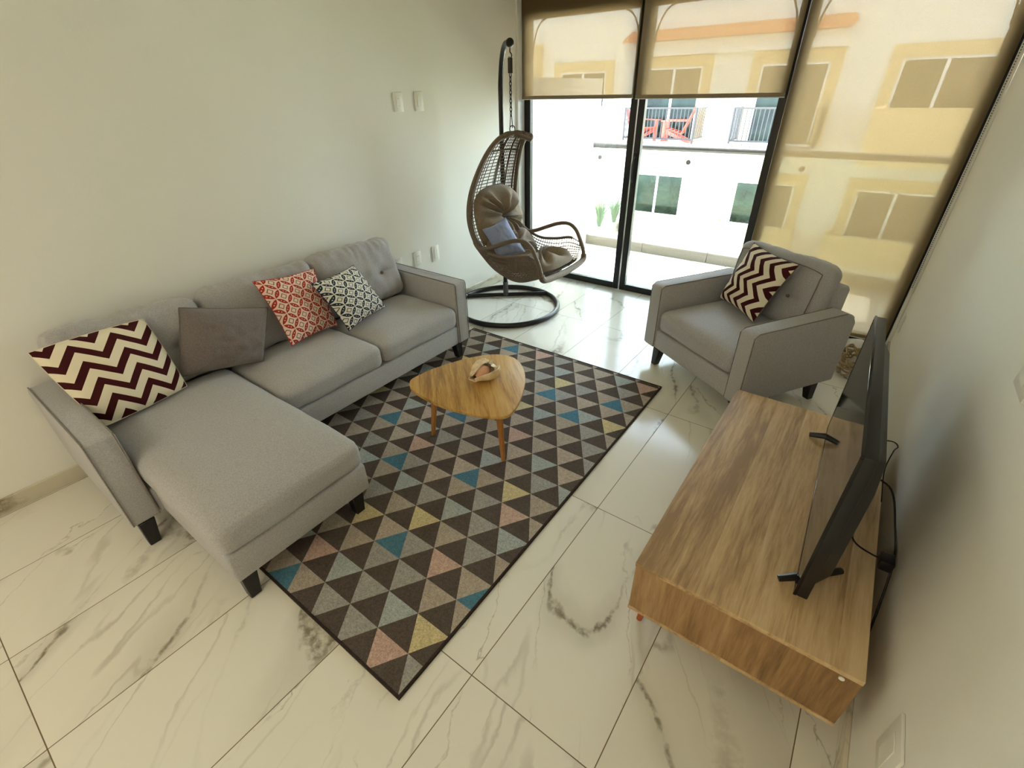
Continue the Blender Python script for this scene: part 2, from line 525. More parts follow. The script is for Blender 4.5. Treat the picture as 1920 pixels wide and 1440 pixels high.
def catmull(pts, n=8, closed=False):
    P = [Vector(p) for p in pts]
    k = len(P)
    out = []
    rng = k if closed else k - 1
    for i in range(rng):
        p0 = P[i - 1] if (i > 0 or closed) else P[0] * 2 - P[1]
        p1, p2 = P[i], P[(i + 1) % k]
        p3 = P[(i + 2) % k] if (closed or i + 2 < k) else P[-1] * 2 - P[-2]
        for j in range(n):
            t = j / n
            out.append(0.5 * ((2 * p1) + (p2 - p0) * t + (2 * p0 - 5 * p1 + 4 * p2 - p3) * t * t + (3 * p1 - p0 - 3 * p2 + p3) * t ** 3))
    if not closed: out.append(P[-1])
    return out

def cushion(name, sx, sy, sz, r, parent, mat, loc=(0, 0, 0), rot=(0, 0, 0), crown=0.0, n=22, seed=0, wr=0.0, wsc=6.0,
            buttons=(), face=None, fold=0.0, sag=0.0, pipe=None, puff=0.0):
    """upholstered block with rounded rims; crown on +z, buttons dimple the 'face' axis (+x)"""
    bm = bmesh.new()
    bmesh.ops.create_cube(bm, size=1.0)
    bmesh.ops.subdivide_edges(bm, edges=bm.edges[:], cuts=n, use_grid_fill=True)
    hx, hy, hz = sx / 2, sy / 2, sz / 2
    for v in bm.verts:
        p = Vector((v.co.x * sx, v.co.y * sy, v.co.z * sz))
        c = Vector((max(-hx + r, min(hx - r, p.x)), max(-hy + r, min(hy - r, p.y)), max(-hz + r, min(hz - r, p.z))))
        d = p - c
        if d.length > 1e-9:
            p = c + d.normalized() * r
        u, w, q = p.x / hx, p.y / hy, p.z / hz
        if crown and p.z > 0: p.z += crown * max(0, 1 - u ** 4) * max(0, 1 - w ** 4) * max(q, 0)
        if puff:
            b = puff * max(0, 1 - w ** 2) * max(0, 1 - q ** 2)
            p.x += b if p.x > 0 else -b * 0.2
        if sag: p.z -= sag * max(0, 1 - w ** 2) * max(q, 0)
        for (by, bz, depth, rad) in buttons:
            if p.x > 0:
                dd = math.hypot(p.y - by, p.z - bz)
                p.x -= depth * math.exp(-(dd / rad) ** 2) + depth * 0.35 * math.exp(-abs(p.z - bz) / 0.012) * math.exp(-(abs(p.y - by) / (rad * 2.2)) ** 2)
        if fold and q > 0.35:
            ff = noise.noise(Vector((p.y * 34 + seed * 3.1, p.z * 9, seed))) + 0.6 * noise.noise(Vector((p.y * 60, p.z * 14, seed + 4.0)))
            k_ = (q - 0.35) / 0.65
            p += Vector((0.009, 0, 0.006)) * ff * k_ * fold
        if wr:
            q3 = Vector((p.x * wsc, p.y * wsc, p.z * wsc * 0.6)) + Vector((seed * 7.3, 0, 0))
            nn = noise.noise(q3) + 0.5 * noise.noise(q3 * 2.3)
            nd = Vector((v.co.x, v.co.y, v.co.z)).normalized()
            p += nd * wr * nn
        v.co = p
    me = bpy.data.meshes.new(name)
    bm.normal_update()
    bm.to_mesh(me)
    bm.free()
    me.materials.append(mat)
    for p in me.polygons: p.use_smooth = True
    o = bpy.data.objects.new(name, me)
    COL.objects.link(o)
    o.parent = parent
    o.location = loc
    o.rotation_euler = rot
    if pipe:
        for zz in pipe:
            rr = r * 0.45
            pts = []
            for (cx, cy, a0) in ((hx - r, hy - r, 0), (-hx + r, hy - r, PI / 2), (-hx + r, -hy + r, PI), (hx - r, -hy + r, 1.5 * PI)):
                for k in range(5):
                    a = a0 + k * PI / 8
                    pts.append((cx + (r - r * 0.28) * math.cos(a) + 0.0, cy + (r - r * 0.28) * math.sin(a), zz))
            MB().tube(pts, 0.0028, 6, closed=True).build('piping', M['pipe'], o, smooth=True)
    return o

def tapered_leg(x, y, z0, z1, top, bot, parent, mat, dx=0.0, dy=0.0):
    b = MB()
    t, s = top / 2, bot / 2
    b.hexa([(x + dx - s, y + dy - s, z0), (x + dx + s, y + dy - s, z0), (x + dx + s, y + dy + s, z0), (x + dx - s, y + dy + s, z0)],
           [(x - t, y - t, z1), (x + t, y - t, z1), (x + t, y + t, z1), (x - t, y + t, z1)])
    return b.build('leg', mat, parent, bevel=0.003, seg=1)

# ================================================================== ROOM SHELL
XL, XR, YW, YB, ZC = -2.868, 0.405, 4.09, -3.6, 2.62
tag(MB().box(XL - 0.12, XR + 0.12, YB - 0.12, YW + 0.06, -0.14, 0.0).build('floor', M['floor']), kind='structure')
tag(MB().box(XL - 0.12, XR + 0.12, YB - 0.12, YW + 0.06, ZC, ZC + 0.1).build('ceiling', M['ceiling']), kind='structure')
tag(MB().box(XL - 0.12, XL, YB, YW + 0.06, 0, ZC).build('wall_left', M['wall']), kind='structure')
tag(MB().box(XR, XR + 0.12, YB, YW + 0.06, 0, ZC).build('wall_right', M['wall']), kind='structure')
tag(MB().box(XL - 0.12, XR + 0.12, YB - 0.12, YB, 0, ZC).build('wall_back', M['wall']), kind='structure')
tag(MB().box(XL, XR, YW, YW + 0.14, 2.30, ZC).build('wall_front', M['wall']), kind='structure')
tag(MB().box(XL, XL + 0.012, YB, YW - 0.02, 0, 0.078).build('baseboard_left', M['skirt'], bevel=0.002, seg=1), kind='structure')
tag(MB().box(XR - 0.012, XR, YB, YW - 0.04, 0, 0.078).build('baseboard_right', M['skirt'], bevel=0.002, seg=1), kind='structure')

# glazed sliding wall: three panels
def panel(name, x0, x1, sl, sr, y0=4.095, y1=4.145, handle=None):
    b = MB()
    b.box(x0, x0 + sl, y0, y1, 0.0, 2.30)
    b.box(x1 - sr, x1, y0, y1, 0.0, 2.30)
    b.box(x0 + sl, x1 - sr, y0, y1, 0.0, 0.058)
    b.box(x0 + sl, x1 - sr, y0, y1, 2.16, 2.30)
    o = b.build(name, M['black'], bevel=0.003, seg=1)
    tag(o, kind='structure')
    g = MB().box(x0 + sl, x1 - sr, y0 + 0.022, y0 + 0.028, 0.058, 2.16).build('glass_pane', M['glass'], o)
    # curved corner braces behind the top corners
    for s, xx in ((1, x0 + sl), (-1, x1 - sr)):
        pts = []
        for k in range(9):
            a = k / 8 * PI / 2
            pts.append((xx + s * 0.13 * (1 - math.cos(a)), y1 - 0.008, 2.16 - 0.26 * (1 - math.sin(a))))
        MB().tube(pts, 0.006, 6).build('corner_brace', M['black'], o, smooth=True)
    return o
d1 = panel('door_1', -2.866, -1.757, 0.075, 0.055)
d2 = panel('door_2', -1.745, -0.682, 0.055, 0.052)
w1 = panel('window_1', -0.676, 0.402, 0.055, 0.09)
hb = MB()
hb.tube(catmull([(-1.722, 4.093, 1.17), (-1.722, 4.060, 1.155), (-1.722, 4.050, 1.11), (-1.722, 4.050, 1.03), (-1.722, 4.060, 0.985), (-1.722, 4.093, 0.97)], 5), 0.006, 8)
hb.box(-1.737, -1.707, 4.086, 4.094, 0.94, 1.20)
o = hb.build('door_handle', M['black'], d2, smooth=True)
tag(MB().box(XL, XL + 0.02, 3.985, 4.085, 0, 2.5).build('trim_left', M['white'], bevel=0.002, seg=1), kind='structure')

# ================================================================== ROLLER BLINDS
def blind(x0, x1, zb, label, y=4.045, chain=None):
    r = empty('roller_blind', ((x0 + x1) / 2, y, 0))
    tag(r, label, 'blind', 'sunscreen roller blinds')
    cx = (x0 + x1) / 2
    n = 14
    rows = []
    for j in range(n + 1):
        z = zb + 0.02 + (2.44 - zb - 0.02) * j / n
        rows.append([(x0 - cx + (x1 - x0) * i / 16, 0.0015 * math.sin(i * 1.7 + j), z) for i in range(17)])
    b = MB(); b.grid(rows)
    b.build('blind_fabric', M['blind'], r, smooth=True)
    MB().box(x0 - cx, x1 - cx, -0.006, 0.006, zb, zb + 0.024).build('hem_bar', M['hem'], r, bevel=0.003, seg=1)
    MB().box(x0 - cx + 0.001, x1 - cx - 0.001, -0.008, 0.004, zb - 0.005, zb).build('bottom_rail', M['white'], r)
    MB().cyl((x0 - cx, 0.02, 2.46), (x1 - cx, 0.02, 2.46), 0.025).build('roller_tube', M['white'], r, smooth=True)
    if chain:
        b = MB()
        b.tube([(chain - cx, -0.03, 0.95), (chain - cx, -0.03, 2.45)], 0.0022, 6)
        b.tube([(chain - cx, -0.055, 0.95), (chain - cx, -0.055, 2.45)], 0.0022, 6)
        b.build('pull_chain', M['white'], r)
    return r
blind(-2.845, -1.776, 1.590, 'half raised beige sunscreen blind at the wall corner behind the egg chair')
blind(-1.757, -0.690, 1.585, 'half raised beige sunscreen blind over the middle glass door')
blind(-0.672, 0.372, 0.045, 'fully lowered beige sunscreen blind behind the grey armchair')
gd = empty('blind_guide', (XR, 4.02, 0))
tag(gd, 'white vertical guide rail with bead chain beside the fully lowered blind', 'blind guide')
MB().box(-0.022, -0.001, -0.018, 0.018, 0.03, 2.5).build('rail', M['white'], gd, bevel=0.002, seg=1)
MB().box(-0.012, -0.001, -0.05, -0.030, 0.45, 2.5).build('cover_strip', M['white'], gd, bevel=0.002, seg=1)
b = MB()
for k in range(150):
    z = 0.48 + k * 0.0125
    b.box(-0.020, -0.016, -0.027, -0.023, z, z + 0.006)
b.build('bead_chain', M['steel'], gd)

# ================================================================== WALL PLATES
def plate(xw, y0, y1, z0, z1, side, label, holes=False, group='white wall plates'):
    s = 1 if side == 'L' else -1
    r = empty('wall_plate', (xw, (y0 + y1) / 2, (z0 + z1) / 2))
    tag(r, label, 'wall plate', group)
    hy, hz = (y1 - y0) / 2, (z1 - z0) / 2
    MB().box(min(0, s * 0.008), max(0, s * 0.008), -hy, hy, -hz, hz).build('cover', M['white'], r, bevel=0.003, seg=2)
    MB().box(min(s * 0.008, s * 0.0105), max(s * 0.008, s * 0.0105), -hy * 0.42, hy * 0.42, -hz * 0.6, hz * 0.6).build('insert', M['white'], r, bevel=0.001, seg=1)
    if holes:
        for zc in (-0.022, 0.022):
            for yy in (-0.005, 0.005):
                MB().box(min(s * 0.0104, s * 0.0109), max(s * 0.0104, s * 0.0109), yy - 0.0008, yy + 0.0008, zc - 0.0035, zc + 0.0035).build('socket_slot', M['hem'], r)
    return r
plate(XL, 2.533, 2.619, 1.541, 1.657, 'L', 'upper white socket plate on the sofa wall, nearer the camera of the high pair', True)
plate(XL, 2.733, 2.816, 1.541, 1.661, 'L', 'upper blank white plate on the sofa wall, nearer the window of the high pair')
plate(XL, 2.325, 2.408, 0.445, 0.562, 'L', 'low white plate half hidden behind the far sofa armrest')
plate(XL, 2.531, 2.613, 0.446, 0.564, 'L', 'low white socket plate in the middle of the row by the sofa arm', True)
plate(XL, 2.739, 2.820, 0.434, 0.562, 'L', 'low white plate nearest the egg chair on the sofa wall')
plate(XR, 0.790, 0.905, 0.300, 0.445, 'R', 'white wall plate low beside the near end of the wooden media console')
plate(XR, 1.345, 1.460, 1.035, 1.155, 'R', 'white wall plate on the right wall above the television')
plate(XR, 3.800, 3.880, 0.225, 0.345, 'R', 'white wall plate low on the wall by the fully lowered blind')

# ================================================================== RUG
def clip(poly, x0, x1, y0, y1):
    def cut(P, ins, inter):
        out = []
        for i in range(len(P)):
            a, b = P[i - 1], P[i]
            if ins(b):
                if not ins(a): out.append(inter(a, b))
                out.append(b)
            elif ins(a): out.append(inter(a, b))
        return out
    def ix(X): return lambda a, b: (X, a[1] + (b[1] - a[1]) * (X - a[0]) / (b[0] - a[0]))
    def iy(Y): return lambda a, b: (a[0] + (b[0] - a[0]) * (Y - a[1]) / (b[1] - a[1]), Y)
    for ins, it in ((lambda p: p[0] >= x0, ix(x0)), (lambda p: p[0] <= x1, ix(x1)), (lambda p: p[1] >= y0, iy(y0)), (lambda p: p[1] <= y1, iy(y1))):
        poly = cut(poly, ins, it)
        if len(poly) < 3: return []
    return poly

def m_rug(name, col, var=0.22):
    t = newmat(name)
    P = t.geo()
    a = t.noise(P, 170, 2, 0.7)
    b_ = t.noise(P, 70, 3, 0.7)
    f = t.math('ADD', t.math('MULTIPLY', a, 0.6), t.math('MULTIPLY', b_, 0.4))
    c0 = tuple(x * (1 - var * 1.6) for x in col[:3]) + (1,)
    c1 = tuple(min(1, x * (1 + var)) for x in col[:3]) + (1,)
    cc = t.ramp(f, [(0.36, c0), (0.64, c1)])
    return t.out(t.bsdf(cc, 0.97, t.bump(f, 0.9, 0.006), spec=0.08))
rug_cols = [('rug_dark_brown', (90, 80, 73)), ('rug_tan', (174, 161, 147)), ('rug_grey', (162, 158, 152)), ('rug_warm_beige', (182, 167, 153)),
            ('rug_pale_blue', (168, 173, 170)), ('rug_yellow', (204, 188, 146)), ('rug_pink', (196, 166, 152)), ('rug_teal', (82, 124, 144)), ('rug_edge', (60, 51, 46))]
RM = [m_rug(n_, srgb(*c)) for n_, c in rug_cols]
blue = {(0, -4), (3, -2), (6, -5), (7, -2), (8, -7), (3, 1), (14, -3), (13, -1), (15, 0), (17, -6), (10, -5)}
yel = {(1, 1), (4, -2), (3, -3), (7, 0), (13, 1), (15, -2), (12, -3), (9, -8), (14, -7)}
pink = {(0, 0), (3, 0), (1, -3), (6, 0), (7, -4), (10, -2), (17, 1), (17, -4), (12, -7), (4, -7)}
pale = {(1, 0), (5, -1), (5, -3), (5, 1), (8, -2), (9, 0), (8, 1), (12, -2), (13, 0), (17, 0), (9, -6), (16, -3), (16, -7), (1, -2), (5, -5), (8, -5), (1, -4), (11, -7)}
rx0, rx1, ry0, ry1 = -2.33, -0.742, 0.353, 2.609
bw = 0.009
rug = MB()
PX, PY, Y0 = 0.1583, 0.1235, 0.346
rr = random.Random(4)
zt = 0.011
for k in range(-1, 19):
    ya, yb = Y0 + k * PY, Y0 + (k + 1) * PY
    c0 = -0.902 - 0.0792 * (k % 2)
    for mm in range(-11, 4):
        cx = c0 + mm * PX
        for kind in (0, 1):
            if kind == 0:
                poly = [(cx - PX / 2, yb), (cx, ya), (cx + PX / 2, yb)]
                key = (k, mm)
                mi = 5 if key in yel else 6 if key in pink else 4 if key in pale else rr.choice([1, 1, 2, 3])
            else:
                dx = cx + PX / 2
                poly = [(dx - PX / 2, ya), (dx + PX / 2, ya), (dx, yb)]
                mi = 7 if (k, mm) in blue else 0
            P = clip(poly, rx0 + bw, rx1 - bw, ry0 + bw, ry1 - bw)
            if P:
                n_ = len(P)
                rug.add([(p[0], p[1], zt) for p in P], [tuple(range(n_))], mi)
for (a, b_, c, d) in ((rx0, rx1, ry0, ry0 + bw), (rx0, rx1, ry1 - bw, ry1), (rx0, rx0 + bw, ry0 + bw, ry1 - bw), (rx1 - bw, rx1, ry0 + bw, ry1 - bw)):
    rug.box(a, b_, c, d, 0.0, zt + 0.001, 8)
me_rug = rug.build('area_rug', RM)
for p in me_rug.data.polygons:
    pass
tag(me_rug, 'brown and beige triangle patterned rug under the three-legged coffee table', 'rug')

# ================================================================== SOFA
sofa = empty('sectional_sofa', (-2.47, 1.2, 0))
tag(sofa, 'light grey fabric sectional sofa with chaise against the long blank wall', 'sofa')
S = Matrix.Translation(Vector((2.47, -1.2, 0)))   # world -> sofa local
def L(x, y, z): return (x + 2.47, y - 1.2, z)
def sbox(name, x0, x1, y0, y1, z0, z1, bev=0.012, mat='sofa', mb=None):
    return MB().box(x0 + 2.47, x1 + 2.47, y0 - 1.2, y1 - 1.2, z0, z1).build(name, M[mat], sofa, bevel=bev, seg=3)
sbox('base', -2.80, -2.092, 0.232, 2.17, 0.12, 0.252)
sbox('chaise_base', -2.095, -1.463, 0.246, 0.857, 0.12, 0.262)
sbox('backrest', -2.855, -2.745, 0.232, 2.17, 0.12, 0.70, 0.02)
for (y0, y1, nm) in ((0.120, 0.230, 'armrest'), (2.172, 2.282, 'armrest')):
    b = MB()
    poly = [(-2.850, 0.12), (-2.087, 0.12), (-2.092, 0.555), (-2.800, 0.560), (-2.850, 0.53)]
    b.prism_y([(p[0] + 2.47, p[1]) for p in poly], y0 - 1.2, y1 - 1.2)
    a = b.build('armrest', M['sofa'], sofa, bevel=0.014, seg=3)
    for yy in (y0 + 0.006, y1 - 0.006):
        pts = [(-2.078, 0.13), (-2.083, 0.545), (-2.092, 0.558), (-2.790, 0.563)]
        MB().tube([(p[0] + 2.465 , yy - 1.2, p[1]) for p in pts], 0.003, 6).build('piping', M['pipe'], a, smooth=True)
# seats
cushion('chaise_cushion', 1.165, 0.625, 0.138, 0.045, sofa, M['sofa'], L(-2.030, 0.545, 0.330), crown=0.040, wr=0.005, wsc=4, seed=1, pipe=(0.034,))
cushion('seat_cushion', 0.555, 0.640, 0.145, 0.048, sofa, M['sofa'], L(-2.352, 1.183, 0.325), crown=0.03, wr=0.006, wsc=5, seed=2, pipe=(0.034,))
cushion('seat_cushion', 0.555, 0.655, 0.145, 0.048, sofa, M['sofa'], L(-2.352, 1.838, 0.325), crown=0.03, wr=0.006, wsc=5, seed=3, pipe=(0.034,))
# back cushions
for i, (y0, y1, zt_) in enumerate(((0.235, 0.850, 0.0), (0.862, 1.510, 0.0), (1.522, 2.150, 0.008))):
    w = y1 - y0
    c = cushion('back_cushion', 0.175, w, 0.405, 0.06, sofa, M['sofa'], L(-2.672, (y0 + y1) / 2, 0.598 + zt_), rot=(0, math.radians(-13), 0),
                n=44, wr=0.016, wsc=8, fold=1.0, seed=5 + i, puff=0.022, buttons=((-w * 0.22, -0.02, 0.03, 0.05), (w * 0.24, -0.02, 0.03, 0.05)))
    for s in (-0.22, 0.24):
        MB().cyl((0.078, s * w, -0.02), (0.088, s * w, -0.02), 0.011, 14, r2=0.008).build('button', M['pipe'], c, smooth=True)
    pts = []
    for k in range(21):
        a = k / 20
        pts.append((0.078 - 0.01 * abs(2 * a - 1), -w / 2 + 0.05 + (w - 0.1) * a, 0.165 + 0.004 * math.sin(a * 22 + i)))
    MB().tube(pts, 0.0028, 6).build('piping', M['pipe'], c, smooth=True)
for (x, y, dx, dy) in ((-2.115, 0.170, 0.015, -0.01), (-2.125, 2.175, 0.015, 0.0), (-1.515, 0.295, 0.02, -0.01), (-1.515, 0.800, 0.02, -0.01), (-2.79, 0.18, 0, 0), (-2.79, 2.2, 0, 0)):
    zf = 0.0115 if (x + dx > -2.33 and y + dy > 0.353) else 0.0
    tapered_leg(x + 2.47, y - 1.2, zf, 0.122, 0.062, 0.042, sofa, M['blackwood'], dx, dy)

# ================================================================== ARMCHAIR
ang = math.atan2(-0.54, 0.842)
AC = empty('armchair', (-1.02, 2.94, 0), ang)
tag(AC, 'grey fabric armchair with padded arms in front of the fully lowered blind', 'armchair')
W_, D_ = 0.885, 0.750
MB().box(0.100, W_ - 0.100, 0.012, 0.66, 0.12, 0.252).build('base', M['sofa'], AC, bevel=0.012, seg=3)
for x0 in (0.0, W_ - 0.105):
    b = MB()
    poly = [(0.0, 0.12), (0.742, 0.12), (0.752, 0.50), (0.725, 0.545), (0.66, 0.570), (0.03, 0.562), (0.0, 0.548)]
    b.prism_x(poly, x0, x0 + 0.105)
    a = b.build('armrest', M['sofa'], AC, bevel=0.014, seg=3)
    for xx in (x0 + 0.004, x0 + 0.101):
        MB().tube([(xx, 0.004, 0.13), (xx, 0.003, 0.54), (xx, 0.03, 0.560), (xx, 0.655, 0.567)], 0.003, 6).build('piping', M['pipe'], a, smooth=True)
b = MB()
b.prism_x([(0.63, 0.12), (0.735, 0.12), (0.765, 0.66), (0.745, 0.685), (0.68, 0.685), (0.655, 0.66)], 0.103, W_ - 0.103)
b.build('backrest', M['sofa'], AC, bevel=0.016, seg=3)
cushion('seat_cushion', 0.665, 0.600, 0.145, 0.045, AC, M['sofa'], (W_ / 2, 0.305, 0.325), crown=0.028, wr=0.005, wsc=4, seed=11, pipe=(0.036, -0.036))
c = cushion('back_cushion', 0.150, 0.665, 0.41, 0.060, AC, M['sofa'], (W_ / 2, 0.612, 0.596), rot=(0, math.radians(-11), math.radians(-90)), n=30, wr=0.013, wsc=8, fold=0.7,
            seed=13, puff=0.018, buttons=((-0.15, -0.02, 0.026, 0.05), (0.15, -0.02, 0.026, 0.05)))
for s in (-0.15, 0.15):
    MB().cyl((0.086, s, -0.02), (0.096, s, -0.02), 0.011, 14, r2=0.008).build('button', M['pipe'], c, smooth=True)
pts = [(0.083, -0.285, -0.18), (0.085, -0.29, 0.10), (0.083, -0.26, 0.155), (0.088, 0.0, 0.165), (0.083, 0.26, 0.155), (0.085, 0.29, 0.10), (0.083, 0.285, -0.18)]
MB().tube(catmull(pts, 6), 0.0028, 6).build('piping', M['pipe'], c, smooth=True)
for (x, y, dx, dy) in ((0.125, 0.045, 0.0, -0.02), (W_ - 0.160, 0.16, 0, 0.0), (0.075, 0.68, 0, 0.01), (W_ - 0.055, 0.635, 0.02, -0.005)):
    tapered_leg(x, y, 0.0, 0.122, 0.062, 0.040, AC, M['blackwood'], dx, dy)

# ================================================================== THROW PILLOWS
def pillow(name, corners, T, mat, label, Tb=0.45, wr=0.006, seed=0, pipe=None, ears=0.0, concave=0.07, group=None, bmat=None):
    C4 = [Vector(c) for c in corners]          # TL TR BR BL
    cen = sum(C4, Vector()) / 4
    r = empty(name, cen)
    tag(r, label, 'pillow', group)
    nrm = (C4[1] - C4[0]).cross(C4[3] - C4[0])
    nrm.normalize()
    tocam = Vector((0, 0, 1.64)) - cen
    if nrm.dot(tocam) < 0: nrm.negate()
    N = 28
    def P(u, v, side):
        uu = u * (1 - concave * (1 - v * v))
        vv = v * (1 - concave * (1 - u * u))
        a, b_ = (uu + 1) / 2, (vv + 1) / 2        # a: left->right, b: top->bottom
        p = (C4[0] * (1 - a) + C4[1] * a) * (1 - b_) + (C4[3] * (1 - a) + C4[2] * a) * b_
        t = T * (max(0, 1 - u ** 2) * max(0, 1 - v ** 2)) ** 0.50
        t *= 1.0 if side > 0 else -Tb
        q = Vector((u * 3 + seed, v * 3, side))
        t += wr * noise.noise(q * 1.5) * (1 - max(abs(u), abs(v)) ** 4) * side
        return p + nrm * t - cen
    root = None
    for side in (1, -1):
        b = MB()
        rows = [[P(-1 + 2 * i / N, -1 + 2 * j / N, side) for i in range(N + 1)] for j in range(N + 1)]
        b.grid(rows)
        o = b.build('front_panel' if side > 0 else 'back_panel', (mat if side > 0 else (bmat or mat)), r)
        uvl = o.data.uv_layers.new(name='UVMap')
        for poly in o.data.polygons:
            poly.use_smooth = True
            for li in poly.loop_indices:
                vi = o.data.loops[li].vertex_index
                jj, ii = divmod(vi, N + 1)
                uvl.data[li].uv = (ii / N, 1 - jj / N)
    edge = []
    for k in range(N): edge.append(P(-1 + 2 * k / N, -1, 1))
    for k in range(N): edge.append(P(1, -1 + 2 * k / N, 1))
    for k in range(N): edge.append(P(1 - 2 * k / N, 1, 1))
    for k in range(N): edge.append(P(-1, 1 - 2 * k / N, 1))
    MB().tube(edge, 0.0035 if pipe else 0.0018, 6, closed=True).build('seam', pipe or bmat or mat, r, smooth=True)
    return r
pillow('throw_pillow', [(-2.558, 0.175, 0.789), (-2.578, 0.588, 0.779), (-2.455, 0.606, 0.445), (-2.400, 0.247, 0.445)], 0.085, M['chev'],
       'burgundy and cream chevron pillow on the chaise end of the sofa', Tb=0.35, seed=1, concave=-0.03)
pillow('throw_pillow', [(-2.523, 0.727, 0.799), (-2.508, 1.128, 0.665), (-2.427, 0.979, 0.422), (-2.510, 0.602, 0.478)], 0.09, M['greypillow'],
       'plain dark grey pillow with piped edge on the sofa', Tb=0.3, seed=2, pipe=M['greypillow'], wr=0.014, concave=0.03)
pillow('throw_pillow', [(-2.568, 1.116, 0.804), (-2.577, 1.489, 0.774), (-2.480, 1.503, 0.422), (-2.394, 1.139, 0.455)], 0.066, M['redprint'],
       'red and cream petal lattice pillow leaning on the sofa back', Tb=0.3, seed=3)
pillow('throw_pillow', [(-2.436, 1.365, 0.743), (-2.548, 1.746, 0.729), (-2.405, 1.830, 0.450), (-2.324, 1.470, 0.436)], 0.078, M['blueprint'],
       'navy and cream petal lattice pillow beside the red patterned one', Tb=0.3, seed=4)
pillow('throw_pillow', [(-0.523, 3.265, 0.817), (-0.222, 3.000, 0.797), (-0.362, 2.925, 0.440), (-0.646, 3.220, 0.442)], 0.075, M['chev2'],
       'burgundy and cream chevron pillow with grey back on the armchair', Tb=0.5, seed=5, bmat=M['greypillow'])
pillow('throw_pillow', [(-2.345, 2.800, 0.757), (-2.265, 2.985, 0.822), (-2.070, 2.985, 0.575), (-2.200, 2.800, 0.560)], 0.060, M['bluepillow'],
       'small blue grey pillow in the hanging wicker chair', Tb=0.3, seed=6, pipe=M['bluepillow'])

# ================================================================== COFFEE TABLE + CONCH
CT = empty('coffee_table', (-1.36, 1.56, 0))
tag(CT, 'low three-legged oak coffee table with rounded triangular top on the rug', 'coffee table')
outl = [(-1.690, 1.352), (-1.712, 1.399), (-1.697, 1.516), (-1.660, 1.629), (-1.606, 1.750), (-1.525, 1.850), (-1.440, 1.890), (-1.360, 1.876),
        (-1.274, 1.812), (-1.200, 1.720), (-1.130, 1.587), (-1.092, 1.474), (-1.092, 1.412), (-1.140, 1.368), (-1.222, 1.335), (-1.339, 1.306),
        (-1.448, 1.296), (-1.562, 1.303), (-1.642, 1.320)]
sm = catmull([(p[0] + 1.36, p[1] - 1.56, 0) for p in outl], 4, closed=True)
b = MB(); b.prism([(p.x, p.y) for p in sm], 0.330, 0.350)
b.build('tabletop', M['tabletop'], CT, bevel=0.004, seg=2)
for (fx, fy) in ((-1.608, 1.396), (-1.154, 1.451), (-1.425, 1.80)):
    tx, ty = fx + (-1.36 - fx) * 0.14, fy + (1.56 - fy) * 0.14
    b = MB()
    b.tube([(fx + 1.36, fy - 1.56, 0.0115), (tx + 1.36, ty - 1.56, 0.331)], [0.011, 0.019], 16)
    b.build('leg', M['tableleg'], CT, smooth=True)

CS = empty('conch_shell', (-1.385, 1.60, 0.35), 0.0)
tag(CS, 'pale conch shell with pink opening lying on the coffee table', 'shell')
CS.rotation_euler = (0, 0, math.radians(92))
CS.scale = (1.0, 1.08, 1.08)
# local x: from siphon (-x) to spire (+x); opening faces up
b = MB()
rows = []
NT_, NA = 26, 40
for i in range(NT_ + 1):
    t = i / NT_
    x = -0.092 + 0.155 * t
    R0 = 0.018 + 0.040 * math.sin(min(1, t * 1.05) * PI * 0.62) ** 1.3
    row = []
    for j in range(NA + 1):
        a = j / NA
        th = math.radians(80) - a * math.radians(285)
        flare = 1 + 0.45 * max(0, (a - 0.62) / 0.38) ** 1.5 * math.sin(PI * min(1, t * 1.1)) ** 0.6
        curl = 1 - 0.45 * max(0, (0.18 - a) / 0.18)
        rr_ = R0 * flare * curl
        rr_ *= 1 + 0.05 * noise.noise(Vector((t * 5, a * 5, 0)))
        if t < 0.12: rr_ *= 1 + 0.25 * math.sin(a * 19) * (0.12 - t) / 0.12
        row.append((x + 0.006 * noise.noise(Vector((a * 6, 2, 0))), rr_ * math.cos(th) * 1.12, 0.046 + rr_ * math.sin(th) * 0.86))
    rows.append(row)
b.grid(rows)
mz = min(p[2] for p in b.v)
b.v = [(p[0], p[1], p[2] - mz + 0.002) for p in b.v]
b.build('outer_shell', M['shell'], CS, smooth=True, solid=0.004)
b2 = MB()
rows2 = []
for i in range(15):
    t = i / 14
    x = -0.060 + 0.115 * t
    R0 = 0.010 + 0.026 * math.sin(t * PI) ** 0.8
    rows2.append([(x, R0 * math.cos(a * 2 * PI) * 1.0 + 0.008, 0.040 + R0 * math.sin(a * 2 * PI) * 0.95) for a in [k / 20 for k in range(20)]])
b2.grid(rows2, wrap=True)
b2.build('inner_whorl', M['shellpink'], CS, smooth=True)
b3 = MB()
rows3 = []
for i in range(12):
    t = i / 11
    x = 0.040 + 0.058 * t
    row = []
    for k in range(36):
        a = 2 * PI * k / 36
        R0 = 0.046 * (1 - t) ** 0.8 * (1 + 0.16 * math.cos(7 * a + 5 * t)) + 0.001
        row.append((x + 0.004 * math.cos(7 * a + 5 * t), R0 * math.cos(a), 0.040 + R0 * math.sin(a) * 0.86))
    rows3.append(row)
b3.grid(rows3, wrap=True)
sp = b3.build('spire', M['shellpale'], CS, smooth=True)
b4 = MB()
for k in range(8):
    a = 2 * PI * k / 8 + 0.3
    c_ = Vector((0.046, 0.043 * math.cos(a), 0.041 + 0.034 * math.sin(a)))
    e_ = c_ + Vector((0.012, 0.020 * math.cos(a), 0.018 * math.sin(a)))
    if e_.z < 0.004: e_.z = 0.004
    b4.tube([c_, e_], [0.010, 0.003], 8)
b4.build('knobs', M['shellpale'], CS, smooth=True)

